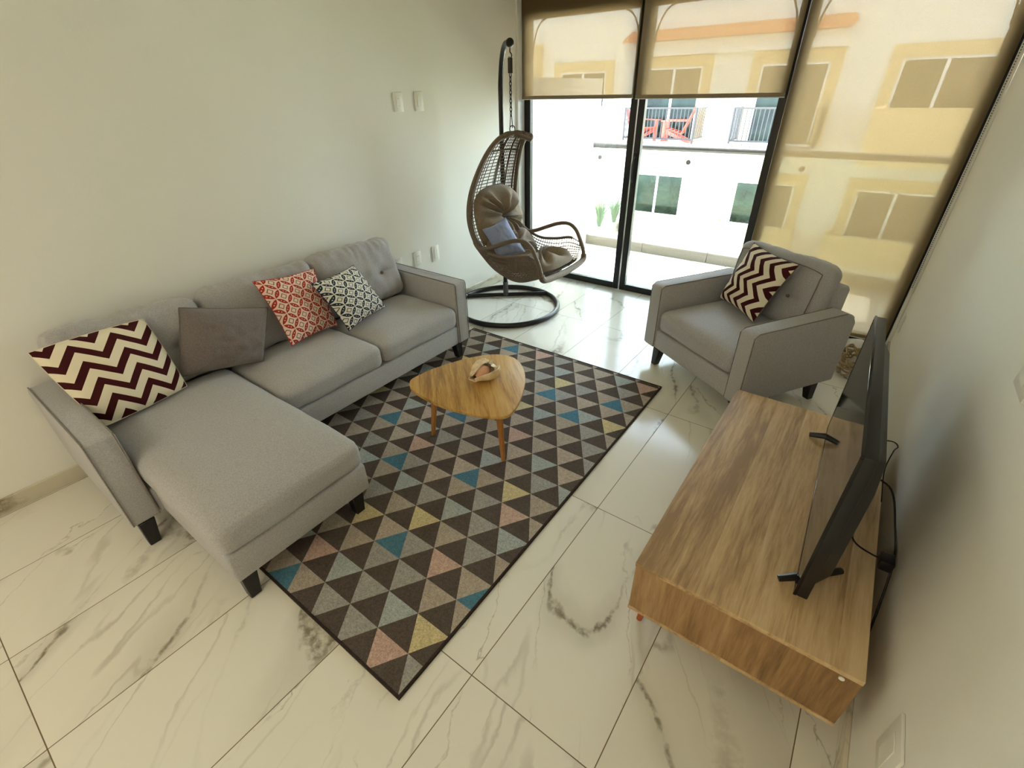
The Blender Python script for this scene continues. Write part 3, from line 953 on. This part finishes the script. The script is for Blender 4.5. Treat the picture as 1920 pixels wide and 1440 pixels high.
# ================================================================== MEDIA CONSOLE + TV
MC = empty('media_console', (0.045, 1.61, 0))
tag(MC, 'low light oak media console carrying the television along the wall', 'media console')
cx0, cx1, cy0, cy1, z0, z1 = -0.264 - 0.045, 0.350 - 0.045, 0.990 - 1.61, 2.232 - 1.61, 0.125, 0.365
MB().box(cx0, cx1, cy0, cy1, z1 - 0.018, z1).build('top_panel', M['oak'], MC, bevel=0.0012, seg=1)
MB().box(cx0 + 0.002, cx1, cy0 + 0.002, cy0 + 0.020, z0 + 0.015, z1 - 0.018).build('end_panel', M['oakend_shaded'], MC, bevel=0.0012, seg=1)
MB().box(cx0 + 0.002, cx1, cy1 - 0.020, cy1 - 0.002, z0 + 0.015, z1 - 0.018).build('end_panel', M['oakend_shaded'], MC, bevel=0.0012, seg=1)
MB().box(cx0, cx1, cy0, cy1, z0, z0 + 0.015).build('bottom_panel', M['oak'], MC, bevel=0.0012, seg=1)
MB().box(cx1 - 0.008, cx1 - 0.001, cy0 + 0.02, cy1 - 0.02, z0 + 0.015, z1 - 0.018).build('back_panel', M['oak'], MC)
for k in range(2):
    ya = cy0 + 0.022 + k * 0.600
    MB().box(cx0 + 0.001, cx0 + 0.019, ya, ya + 0.596, z0 + 0.017, z1 - 0.020).build('door', M['oak'], MC, bevel=0.0012, seg=1)
MB().cyl((0.262, cy0 + 0.0025, z1 - 0.030), (0.262, cy0 - 0.001, z1 - 0.030), 0.007, 16).build('cam_cap', M['white'], MC)
for (x, y) in ((-0.262, -0.535), (0.235, -0.40), (-0.262, 0.535), (0.235, 0.535)):
    sx, sy = (1 if x > 0 else -1), (1 if y > 0 else -1)
    MB().tube([(x + 0.015 * sx, y + 0.02 * sy, 0.0), (x, y, z0)], [0.010, 0.017], 14).build('leg', M['orange'], MC, smooth=True)

tv_ang = math.atan2(-(0.130 - 0.151), 0.93)   # slight toe-in
TV = empty('television', (0.165, 1.59, 0.365), 0.022)
tag(TV, 'black flat television on two splayed feet standing on the oak console', 'television')
hw = 0.468
b = MB(); b.box(-0.018, 0.014, -hw, hw, 0.038, 0.556)
b.build('casing', M['tvblack'], TV, bevel=0.003, seg=2)
MB().box(-0.0215, -0.0175, -hw + 0.008, hw - 0.008, 0.052, 0.548).build('screen', M['screen'], TV)
b = MB()
b.box(-0.0225, -0.014, -hw - 0.001, hw + 0.001, 0.5485, 0.558)
b.box(-0.0225, -0.014, -hw - 0.001, -hw + 0.009, 0.037, 0.5485)
b.box(-0.0225, -0.014, hw - 0.009, hw + 0.001, 0.037, 0.5485)
b.box(-0.0225, -0.014, -hw + 0.009, hw - 0.009, 0.037, 0.052)
b.build('bezel', M['tvrim'], TV, bevel=0.001, seg=1)
b = MB()
poly = [(-0.42, 0.042), (0.42, 0.042), (0.455, 0.09), (0.455, 0.44), (0.40, 0.52), (-0.40, 0.52), (-0.455, 0.44), (-0.455, 0.09)]
poly2 = [(y * 0.86, 0.05 + (z - 0.045) * 0.90) for y, z in poly]
b.add([(0.012, y, z) for y, z in poly] + [(0.052, y, z) for y, z in poly2], [tuple(range(8)), tuple(range(15, 7, -1))] + [(i, 8 + i, 8 + (i + 1) % 8, (i + 1) % 8) for i in range(8)])
b.build('rear_housing', M['tvblack'], TV, bevel=0.008, seg=3)
for (yc, f1, f2) in ((-0.375, (-0.062, -0.41), (0.092, -0.275)), (0.425, (-0.075, 0.425), (0.035, 0.455))):
    b = MB()
    b.tube([(f1[0], f1[1], 0.0105), (0.0, yc, 0.030), (f2[0], f2[1], 0.0105)], [0.010, 0.014, 0.010], 8)
    b.cyl((0.0, yc, 0.02), (0.0, yc, 0.06), 0.010, 10)
    b.build('foot', M['tvblack'], TV, smooth=True)

pc = empty('power_cord', (0.362, 1.5, 0.365))
tag(pc, 'black cable and plug adapter hanging behind the television', 'cable')
pts = catmull([(-0.138, -0.10, 0.150), (-0.11, -0.10, 0.10), (-0.08, -0.09, 0.055), (-0.03, -0.08, 0.030), (0.0, -0.07, 0.022)], 8)
MB().tube(pts, 0.0028, 8).build('thin_lead', M['cord'], pc, smooth=True)
MB().box(-0.012, 0.026, -0.105, -0.055, 0.004, 0.042).build('plug_adapter', M['cord'], pc, bevel=0.006, seg=2)
pts = catmull([(-0.140, 0.22, 0.16), (-0.09, 0.25, 0.10), (0.0, 0.26, 0.05), (0.026, 0.10, 0.02), (0.025, -0.05, 0.03), (0.025, -0.12, -0.02), (0.022, -0.22, -0.12), (0.022, -0.30, -0.28)], 8)
MB().tube(pts, 0.0034, 8).build('thick_lead', M['cord'], pc, smooth=True)
pts = catmull([(-0.138, -0.02, 0.40), (-0.105, -0.01, 0.40), (-0.085, 0.02, 0.37), (-0.075, 0.10, 0.30), (-0.06, 0.16, 0.18), (-0.02, 0.2, 0.03)], 8)
MB().tube(pts, 0.0018, 8).build('aerial_lead', M['cord'], pc, smooth=True)

# ================================================================== HANGING CHAIR + STAND
ST = empty('hanging_chair_stand', (-2.385, 3.14, 0))
tag(ST, 'black steel ring stand with tall curved pole for the wicker chair', 'stand')
ring = [(0.452 * math.cos(a), 0.452 * math.sin(a), 0.022) for a in [2 * PI * k / 72 for k in range(72)]]
MB().tube(ring, 0.021, 14, closed=True).build('base_ring', M['ironblack'], ST, smooth=True)
MB().tube([(-0.451, -0.040, 0.022), (0.145, 0.428, 0.022)], 0.019, 12).build('cross_bar', M['ironblack'], ST, smooth=True)
bx, by = -0.155, 0.185
MB().cyl((bx, by, 0.02), (bx, by, 0.15), 0.024, 18).build('pole_socket', M['steel'], ST, smooth=True)
hx_, hy_ = 0.110, -0.045      # hang point, stand-local
pts = [(bx, by, 0.12), (bx, by, 0.6), (bx, by, 1.1), (bx, by, 1.55), (bx + 0.008, by - 0.006, 1.72), (bx + 0.06, by - 0.05, 1.855), (bx + 0.15, by - 0.13, 1.925), (hx_, hy_, 1.925)]
MB().tube(catmull(pts, 10), 0.019, 14).build('curved_pole', M['ironblack'], ST, smooth=True)
b = MB()
rowsb = []
for i in range(9):
    a = i / 8 * PI
    rowsb.append([(hx_ + 0.028 * math.sin(a) * math.cos(q), hy_ + 0.028 * math.sin(a) * math.sin(q), 1.925 + 0.028 * math.cos(a)) for q in [2 * PI * k / 16 for k in range(16)]])
b.grid(rowsb, wrap=True)
b.build('ball_cap', M['ironblack'], ST, smooth=True)
b = MB()
b.tube(catmull([(hx_, hy_, 1.90), (hx_, hy_, 1.875), (hx_ + 0.012, hy_, 1.862), (hx_ + 0.012, hy_, 1.848), (hx_, hy_, 1.84), (hx_ - 0.010, hy_, 1.848)], 5), 0.004, 8)
b.build('hook', M['ironblack'], ST, smooth=True)

HC = empty('hanging_chair', (-2.275, 3.09, 0.40))
tag(HC, 'brown woven wicker hanging egg chair with curved arms by the glass door', 'hanging chair')
ox, oy, oz = -2.275, 3.09, 0.40
def LC(x, y, z): return (x - ox, y - oy, z - oz)
YC = 3.072
rim = [(-2.160, 1.372, 0.040), (-2.178, 1.382, 0.085), (-2.243, 1.365, 0.135), (-2.318, 1.280, 0.190), (-2.388, 1.135, 0.25), (-2.434, 0.965, 0.285), (-2.434, 0.814, 0.305), (-2.389, 0.680, 0.31),
       (-2.300, 0.622, 0.315), (-2.185, 0.592, 0.315), (-2.040, 0.605, 0.315), (-1.905, 0.632, 0.312), (-1.800, 0.600, 0.31)]
spine = [(-2.150, 1.376), (-2.185, 1.404), (-2.272, 1.395), (-2.372, 1.298), (-2.462, 1.135), (-2.525, 0.965), (-2.530, 0.800), (-2.470, 0.650), (-2.365, 0.520), (-2.250, 0.420), (-2.080, 0.365), (-1.930, 0.405), (-1.795, 0.470)]
rc = catmull([(a, h, c_) for (a, h, c_) in rim], 6)         # (x, z, hw)
scv = catmull([(a, 0, h) for a, h in spine], 6)
NTt = len(rc)
def SH(i, s):
    """surface point: i index along, s in -1..1 across"""
    x0_, z0_, hw_ = rc[i]
    xs, zs = scv[i].x, scv[i].z
    a = s * PI / 2
    sq = 0.42 if i > 42 else 0.42 + 0.5 * (42 - i) / 42
    yy = math.copysign(abs(math.sin(a)) ** sq, s) * hw_
    cc = max(0.0, math.cos(a)) ** (0.75 if i > 42 else 1.0)
    return LC(x0_ + (xs - x0_) * cc + 0.045 * max(0, 1 - i / 24) * s, YC + yy, z0_ + (zs - z0_) * cc - 0.022 * max(0, 1 - i / 10) * s)
b = MB()
# weft and warp strands
nS = 30
for k in range(nS + 1):
    s = -1 + 2 * k / nS
    ids_ = range(0 if abs(s) < 0.7 else 4, NTt)
    b.tube([SH(i, s) for i in ids_], [0.0034 if i < 44 else 0.0048 for i in ids_], 4, caps=False)
cum = [0.0]
for i in range(1, NTt):
    cum.append(cum[-1] + (Vector(SH(i, 0)) - Vector(SH(i - 1, 0))).length)
tot = cum[-1]
nW = 66
def SHt(u, s):
    d = u * tot
    i = 0
    while i < NTt - 2 and cum[i + 1] < d: i += 1
    f = (d - cum[i]) / max(1e-9, cum[i + 1] - cum[i])
    return Vector(SH(i, s)).lerp(Vector(SH(i + 1, s)), f)
for k in range(2, nW):
    u = k / nW
    b.tube([SHt(u, -1 + 2 * j / 26) for j in range(27)], 0.0034, 4, caps=False)
    if u > 0.55:   # denser weave on the seat
        b.tube([SHt(u + 0.5 / nW, -1 + 2 * j / 26) for j in range(19)], 0.0046, 4, caps=False)
b.build('woven_shell', M['wicker'], HC, smooth=True)
# rim tube: up one side, over the top, down the other, then on as lower rails
def side(sg, i): 
    x0_, z0_, hw_ = rc[i]
    return LC(x0_ + 0.045 * max(0, 1 - i / 24) * sg, YC + sg * hw_, z0_ - 0.022 * max(0, 1 - i / 10) * sg)
iA = 43
loop = [side(-1, i) for i in range(iA, 0, -1)] + [side(1, i) for i in range(1, iA + 1)]
MB().tube(loop, 0.0165, 10).build('back_rim', M['wicker'], HC, smooth=True)
for sg, dy in ((-1, 0.0), (1, 0.0)):
    MB().tube([side(sg, i) for i in range(iA - 1, NTt - 5)], 0.012, 8).build('side_rail', M['wicker'], HC, smooth=True)
    yy = YC + sg * 0.318
    arm = [(-2.345, 0.622), (-2.250, 0.642), (-2.120, 0.693), (-2.020, 0.728), (-1.930, 0.736), (-1.865, 0.700), (-1.822, 0.630), (-1.790, 0.560), (-1.778, 0.510)]
    MB().tube(catmull([LC(a, yy, h) for a, h in arm], 6), 0.0155, 10).build('armrest', M['wicker'], HC, smooth=True)
front = [(-1.778, YC - 0.318, 0.515), (-1.772, YC - 0.300, 0.478), (-1.768, YC - 0.22, 0.462), (-1.760, YC, 0.456), (-1.768, YC + 0.22, 0.462), (-1.772, YC + 0.300, 0.478), (-1.778, YC + 0.318, 0.515)]
MB().tube(catmull([LC(*p) for p in front], 6), 0.024, 12).build('front_rail', M['wicker'], HC, smooth=True)
for s in (-0.62, -0.28, 0.10, 0.45, 0.75):
    MB().tube([SH(i, s) for i in range(5, 46)], 0.0062, 6).build('rib', M['wicker'], HC, smooth=True)
MB().tube([SH(19, -1 + 2 * j / 20) for j in range(21)], 0.0062, 6).build('rib', M['wicker'], HC, smooth=True)
# chain up to the hook
ch = MB()
cxh, cyh = hx_ - 2.385 + 0.0, hy_ + 3.14
def link(zc, turn, h=0.030, w=0.013, r=0.0034):
    pts_ = []
    for k in range(16):
        a = 2 * PI * k / 16
        lx = w * 0.6 * math.cos(a)
        lz = h * 0.55 * math.sin(a) 
        pts_.append(LC(cxh + (lx if turn else 0), cyh + (0 if turn else lx), zc + lz))
    ch.tube(pts_, r, 6, closed=True)
z = 1.745
k = 0
while z > 1.515:
    link(z, k % 2 == 0)
    z -= 0.0255
    k += 1
ch.tube([LC(cxh - 0.004, cyh, 1.515), LC(cxh - 0.012, cyh, 1.425)], 0.0034, 6)
ch.tube([LC(cxh + 0.004, cyh, 1.515), LC(cxh + 0.012, cyh, 1.425)], 0.0034, 6)
ch.build('chain', M['ironblack'], HC, smooth=True)
MB().cyl(LC(cxh, cyh, 1.755), LC(cxh, cyh, 1.842), 0.017, 16).build('spring_sleeve', M['ironblack'], HC, smooth=True)
rg = [LC(cxh + 0.024 * math.cos(a) + 0.01, cyh, 1.418 + 0.022 * math.sin(a)) for a in [2 * PI * k / 20 for k in range(20)]]
MB().tube(rg, 0.0038, 8, closed=True).build('hanging_ring', M['ironblack'], HC, smooth=True)

# tufted pad
PD = empty('chair_pad', (-2.275, 3.09, 0.40))
tag(PD, 'taupe tufted cushion pad filling the hanging wicker chair', 'cushion')
def pad(name, cen, U, V, N_, T, seed, top_round=True, lobes=9):
    """puffed pad: U half-width vec, V half-height vec"""
    cen, U, V, N_ = Vector(cen), Vector(U), Vector(V), Vector(N_).normalized()
    b = MB()
    NR, NA_ = 16, 72
    for side_ in (1, -1):
        rows = []
        for i in range(NR + 1):
            r_ = i / NR
            row = []
            for j in range(NA_):
                a = 2 * PI * j / NA_
                ca, sa = math.cos(a), math.sin(a)
                e = 0.72
                px_, py_ = math.copysign(abs(ca) ** e, ca) * r_, math.copysign(abs(sa) ** e, sa) * r_
                t = T * (1 - r_ ** 2.6) ** 0.5 if r_ < 1 else 0
                wr_ = 0.027 * math.sin(a * lobes + 2.5 * math.sin(a * 2 + seed) + seed) * math.sin(PI * min(1, r_ * 1.05)) ** 0.8
                wr_ += 0.008 * noise.noise(Vector((px_ * 6, py_ * 6, seed)))
                dip = 0.055 * math.exp(-(r_ / 0.16) ** 2)
                h = (t + (wr_ - dip if side_ > 0 else 0)) * (1 if side_ > 0 else -0.35)
                row.append(cen - Vector((ox, oy, oz)) + U * px_ + V * py_ + N_ * h)
            rows.append(row)
        b.grid(rows, wrap=True)
    o = b.build(name, M['padbrown'], PD, smooth=True, merge=True)
    return o
pad('back_pad', (-2.400, YC, 0.800), (0, 0.288, 0), (-0.050, 0, 0.228), (1, 0, 0.15), 0.090, 1.0, lobes=11)
pad('lower_back_pad', (-2.265, YC, 0.570), (0, 0.285, 0), (-0.095, 0, 0.120), (0.8, 0, 0.6), 0.080, 2.4, lobes=9)
pad('seat_pad', (-2.000, YC, 0.490), (0.225, 0, 0.020), (0, 0.288, 0), (0, 0, 1), 0.085, 3.3, lobes=13)

# ================================================================== FLOOR CLUTTER BEHIND THE ARMCHAIR
b = MB()
rr = random.Random(3)
pts = []
for k in range(120):
    a = k * 0.42
    r_ = 0.075 + 0.03 * math.sin(k * 0.9) + rr.uniform(-0.012, 0.012)
    pts.append((r_ * 0.8 * math.cos(a), r_ * 2.0 * math.sin(a) , 0.010 + 0.05 * abs(math.sin(k * 0.37)) + rr.uniform(0, 0.01)))
b.tube(catmull(pts, 3), 0.006, 6)
o = b.build('coiled_rope', M['rope'], smooth=True)
o.location = (0.205, 3.62, 0)
tag(o, 'heap of beige rope coiled on the floor behind the armchair', 'rope')
b = MB()
rows = []
for i in range(13):
    row = []
    for j in range(13):
        u, v = i / 12 - 0.5, j / 12 - 0.5
        row.append((u * 0.20, v * 0.15, 0.004 + max(0, 0.05 * (1 - (2 * u) ** 2) * (1 - (2 * v) ** 2)) + 0.016 * abs(noise.noise(Vector((u * 14, v * 14, 1))))))
    rows.append(row)
b.grid(rows)
o = b.build('plastic_bag', M['bag'], smooth=False, solid=0.002)
o.location = (0.225, 3.965, 0)
tag(o, 'crumpled white plastic bag on the floor at the foot of the lowered blind', 'bag')

# ================================================================== BALCONY
tag(MB().box(-3.2, 0.9, YW + 0.06, 5.50, -0.20, -0.004).build('balcony_floor', M['deck']), kind='structure')
tag(MB().box(-3.6, 1.4, YW + 0.06, 5.08, ZC, ZC + 0.22).build('balcony_slab', M['stucco']), kind='structure')
tag(MB().box(-2.93, -2.80, YW + 0.06, 5.53, -0.2, 1.755).build('balcony_partition', M['stucco'], bevel=0.004, seg=1), kind='structure')
tag(MB().box(0.60, 0.72, YW + 0.06, 5.53, -0.2, 1.755).build('balcony_partition', M['stucco'], bevel=0.004, seg=1), kind='structure')  # unseen right-hand partition, added for symmetric light
cb = empty('balcony_curb', (-1.1, 5.43, 0))
tag(cb, kind='structure')
xs = [-2.80, -2.05, -1.3, -0.55, 0.20, 0.60]
for a, c_ in zip(xs[:-1], xs[1:]):
    MB().box(a + 1.1 + 0.002, c_ + 1.1 - 0.002, -0.06, 0.07, -0.004, 0.105).build('curb_stone', M['curb'], cb, bevel=0.003, seg=1)
RL = empty('balcony_railing', (-1.1, 5.43, 0))
tag(RL, 'frameless glass balcony railing with round grey handrail outside the door', 'railing')
MB().cyl((-1.70, 0, 1.115), (1.70, 0, 1.115), 0.030, 20).build('handrail', M['steel'], RL, smooth=True)
gx = [-2.80, -1.655, -0.595, 0.595]
for a, c_ in zip(gx[:-1], gx[1:]):
    p = MB().box(a + 1.1 + 0.006, c_ + 1.1 - 0.006, -0.006, 0.006, 0.05, 1.09).build('glass_panel', M['railglass'], RL)
    for xx in (c_ - 0.03,) if a > -2.7 else (a + 0.09, c_ - 0.03):
        MB().cyl((xx + 1.1, -0.022, 0.99), (xx + 1.1, 0.006, 0.99), 0.024, 20).build('standoff', M['steel'], p, smooth=True)

# ================================================================== APARTMENT BUILDING OPPOSITE
AB = empty('apartment_building', (-4.0, 16.0, -2.5))
tag(AB, 'white and yellow apartment block facing the balcony across the courtyard', 'building')
def B(x0, x1, y0, y1, z0, z1, name, mat, par=None, bev=0.0):
    q = par or AB
    o_ = MB().box(x0 + 4.0, x1 + 4.0, y0 - 16.0, y1 - 16.0, z0 + 2.5, z1 + 2.5).build(name, M[mat], q, bevel=bev, seg=1)
    return o_
B(-16, 8, 16.0, 17.0, -2.5, 7.0, 'wall', 'stucco')
B(-7.25, -1.62, 15.72, 16.0, 2.46, 2.80, 'cornice', 'stucco')
# terracotta tile eave: two staggered courses of barrel tiles
rt = MB()
for row in range(3):
    for k in range(37):
        x = -7.2 + k * 0.153 + (0.076 if row % 2 else 0)
        y0_, z0_ = 15.42 + row * 0.17, 2.80 + row * 0.075
        prof = [(x + 0.078 * math.cos(a), 0.065 * math.sin(a)) for a in [PI * q / 8 for q in range(9)]]
        rows = [[(px_ + 4.0, y0_ - 16 + yy, z0_ + 2.5 + pz + yy * 0.42) for px_, pz in prof] for yy in (0, 0.24)]
        rt.grid(rows)
        cap = [(px_ + 4.0, y0_ - 16, z0_ + 2.5 + pz) for px_, pz in prof]
        rt.add(cap, [tuple(range(9))])
rt.build('tile_eave', M['rooftile'], AB, smooth=True)
def bwin(x0, x1, z0, z1, sw=0.24, mull=0.5, sur='yellow', top=0.26):
    s = MB()
    X0, X1, Z0, Z1 = x0 + 4, x1 + 4, z0 + 2.5, z1 + 2.5
    s.box(X0 - sw, X0, -0.07, 0, Z0, Z1 + top); s.box(X1, X1 + sw, -0.07, 0, Z0, Z1 + top); s.box(X0, X1, -0.07, 0, Z1, Z1 + top)
    f0 = s.build('window_surround', M[sur], AB)
    f = MB(); w = 0.055
    f.box(X0, X0 + w, -0.04, 0, Z0, Z1); f.box(X1 - w, X1, -0.04, 0, Z0, Z1); f.box(X0 + w, X1 - w, -0.04, 0, Z1 - w, Z1); f.box(X0 + w, X1 - w, -0.04, 0, Z0, Z0 + w)
    xm = X0 + (X1 - X0) * mull
    f.box(xm - 0.035, xm + 0.035, -0.045, 0, Z0 + w, Z1 - w)
    fo = f.build('window', M['whiteframe'], AB)
    MB().box(X0 + w, X1 - w, -0.02, -0.005, Z0 + w, Z1 - w).build('pane', M['darkglass'], fo)
bwin(-6.62, -4.98, 0.30, 2.19, mull=0.5)
bwin(-3.46, -1.86, 0.30, 2.17, mull=0.62)
bwin(-6.66, -5.02, -1.92, -0.66, mull=0.48)
bwin(-3.47, -1.88, -1.92, -0.68, mull=0.62)
bwin(-9.65, -7.98, 0.30, 2.18)
bwin(-0.42, 1.28, 0.95, 2.17)
bwin(-0.42, 1.28, -1.92, -0.68)
B(-10.86, -10.38, 15.6, 16.0, 2.08, 2.97, 'pilaster_cap', 'yellow')
B(-8.05, -7.80, 15.7, 16.0, 0.20, 1.22, 'pilaster', 'yellow')
B(-8.02, -7.80, 15.7, 16.0, -2.5, -0.65, 'pilaster', 'yellow')
# stone edged balconies with iron railings
def bbalc(x0, x1):
    B(x0 - 0.05, x1 + 0.05, 15.0, 16.0, 0.13, 0.30, 'balcony_slab', 'stucco')
    s = MB()
    rr_ = random.Random(int(x0 * 10))
    k = x0
    while k < x1:
        w = rr_.uniform(0.10, 0.22)
        s.box(k + 4, min(k + w, x1) + 4, -1.07, -0.98, 2.5 + 0.25, 2.5 + 0.33 + rr_.uniform(0, 0.03)); k += w + 0.02
    s.build('edge_stones', M['curb'], AB)
    r_ = MB()
    zt_, zb_ = 1.19, 0.42
    def bar(xa, ya, za, xb, yb, zb2, rad, g_=1.5): rad *= g_; r_.tube([(xa + 4, ya - 16, za + 2.5), (xb + 4, yb - 16, zb2 + 2.5)], rad, 5)
    for zz in (zt_, zb_): bar(x0, 15.05, zz, x1, 15.05, zz, 0.016)
    for xx in (x0, x1):
        for zz in (zt_, zb_): bar(xx, 15.05, zz, xx, 15.98, zz, 0.016)
        bar(xx, 15.05, 0.30, xx, 15.05, zt_ + 0.02, 0.022)
        for q in range(1, 8): bar(xx, 15.05 + q * 0.115, zb_, xx, 15.05 + q * 0.115, zt_, 0.009)
    nb = int((x1 - x0) / 0.105)
    for q in range(1, nb): bar(x0 + (x1 - x0) * q / nb, 15.05, zb_, x0 + (x1 - x0) * q / nb, 15.05, zt_, 0.009)
    r_.build('railing', M['railiron'], AB)
bbalc(-6.80, -4.69)
bbalc(-3.69, -1.65)
# solid yellow parapet balcony at the corner, planters below
B(-0.53, 2.6, 12.95, 13.10, 0.20, 1.25, 'parapet', 'yellow')
B(-0.53, 2.6, 13.10, 16.0, 0.20, 0.34, 'balcony_slab', 'stucco')
B(-0.53, -0.40, 13.10, 16.0, 0.34, 1.25, 'parapet', 'yellow')
def planter(x0, x1):
    b_ = MB()
    X0, X1 = x0 + 4, x1 + 4
    b_.box(X0, X1, -0.72, -0.62, 0.0, 0.74); b_.box(X0, X0 + 0.1, -0.62, 0, 0, 0.74); b_.box(X1 - 0.1, X1, -0.62, 0, 0, 0.74); b_.box(X0 + 0.1, X1 - 0.1, -0.62, 0, 0, 0.5)
    b_.build('planter_wall', M['yellow'], AB)
planter(-6.75, -4.85)
planter(-3.78, -1.6)
planter(-0.8, 1.6)
tag(MB().box(-18, 10, 5.52, 16.0, -2.65, -2.5).build('courtyard_ground', M['pave']), kind='structure')

# red slatted garden chairs on the opposite balcony
def garden_chair(loc, rz):
    g = empty('garden_chair', loc, rz)
    mt = M['redwood']
    b_ = MB()
    for k in range(5):
        x = -0.24 + k * 0.12
        b_.hexa([(x - 0.05, 0.18, 0.22), (x + 0.05, 0.18, 0.22), (x + 0.05, 0.205, 0.22), (x - 0.05, 0.205, 0.22)],
                [(x - 0.055, 0.46, 0.95 - abs(k - 2) * 0.05), (x + 0.055, 0.46, 0.95 - abs(k - 2) * 0.05), (x + 0.055, 0.485, 0.95 - abs(k - 2) * 0.05), (x - 0.055, 0.485, 0.95 - abs(k - 2) * 0.05)])
    b_.build('backrest', mt, g)
    b_ = MB()
    for k in range(5):
        y = -0.30 + k * 0.11
        b_.box(-0.27, 0.27, y, y + 0.095, 0.36 - k * 0.03, 0.385 - k * 0.03)
    b_.build('seat', mt, g)
    for sx_ in (-1, 1):
        MB().box(sx_ * 0.33 - 0.06, sx_ * 0.33 + 0.06, -0.38, 0.36, 0.56, 0.585).build('armrest', mt, g)
        MB().box(sx_ * 0.30 - 0.02, sx_ * 0.30 + 0.02, -0.34, -0.24, 0.0, 0.56).build('leg', mt, g)
        MB().hexa([(sx_ * 0.27 - 0.018, 0.42, 0), (sx_ * 0.27 + 0.018, 0.42, 0), (sx_ * 0.27 + 0.018, 0.56, 0), (sx_ * 0.27 - 0.018, 0.56, 0)],
                  [(sx_ * 0.27 - 0.018, -0.28, 0.26), (sx_ * 0.27 + 0.018, -0.28, 0.26), (sx_ * 0.27 + 0.018, -0.28, 0.38), (sx_ * 0.27 - 0.018, -0.28, 0.38)]).build('leg', mt, g)
    return g
tag(garden_chair((-5.35, 15.48, 0.30), math.radians(-80)), 'red slatted garden chair at the open end of the opposite balcony railing', 'garden chair', 'red garden chairs on the opposite balcony')
tag(garden_chair((-6.42, 15.50, 0.30), math.radians(60)), 'red slatted garden chair half hidden behind the black door post', 'garden chair', 'red garden chairs on the opposite balcony')

# tufts of tall grass by the opposite wall
def tuft(loc, n_, h, seed, label):
    r_ = random.Random(seed)
    b_ = MB()
    for k in range(n_):
        a = r_.uniform(0, 2 * PI)
        l = h * r_.uniform(0.6, 1.1)
        sp_ = r_.uniform(0.15, 0.55) * h
        dx_, dy_ = math.cos(a), math.sin(a)
        p0 = Vector((dx_ * 0.04, dy_ * 0.04, 0)); p1 = Vector((dx_ * sp_ * 0.35, dy_ * sp_ * 0.35, l * 0.6)); p2 = Vector((dx_ * sp_, dy_ * sp_, l))
        b_.tube([p0, p1, p2], [0.012, 0.010, 0.002], 4)
    o_ = b_.build('tall_grass', M['leaf'])
    o_.location = loc
    tag(o_, label, 'plant', kind='thing')
    return o_
bed = empty('planting_bed', (-7.3, 14.6, -2.5))
tag(bed, 'low stone edged planting bed beside the opposite wall', 'planting bed')
MB().box(-0.45, 0.45, -1.3, 1.4, 0, 0.28).build('bed_wall', M['curb'], bed, bevel=0.01, seg=1)
tuft((-7.45, 13.9, -2.22), 70, 1.0, 1, 'tall grass clump at the near end of the stone planting bed')
tuft((-7.2, 14.7, -2.22), 70, 0.9, 2, 'tall grass clump in the middle of the stone planting bed')
tuft((-7.05, 15.5, -2.22), 70, 0.85, 3, 'tall grass clump touching the white wall beyond the stone planting bed')

# ================================================================== ADDED FILL LIGHTS (unseen, on the ceiling behind the camera)
M['fill_glow'] = (lambda t: t.out(t.n('ShaderNodeEmission', {'Color': (1.0, 0.93, 0.80, 1), 'Strength': 3.0}).outputs[0]))(newmat('fill_diffuser'))
FILL_W = 8.5
for k, (x, y) in enumerate(((-2.0, -1.75), (-0.5, -1.75), (-1.25, -2.9))):
    t_ = empty('fill_light', (x, y, ZC))
    tag(t_, 'added out-of-view white fill light %s' % ('on the sofa wall side of the rear pair', 'on the console side of the rear pair', 'closest to the back wall')[k], 'ceiling light', 'added fill lights')
    MB().cyl((0, 0, -0.035), (0, 0, 0.0), 0.20, 32).build('housing', M['white'], t_, smooth=True)
    MB().cyl((0, 0, -0.040), (0, 0, -0.034), 0.18, 32).build('diffuser', M['fill_glow'], t_)
    ld = bpy.data.lights.new('fill_lamp', 'AREA')
    ld.shape = 'DISK'; ld.size = 0.34; ld.energy = FILL_W; ld.color = (1.0, 0.89, 0.68)
    lo = bpy.data.objects.new('fill_lamp', ld)
    COL.objects.link(lo)
    lo.parent = t_
    lo.location = (0, 0, -0.05)
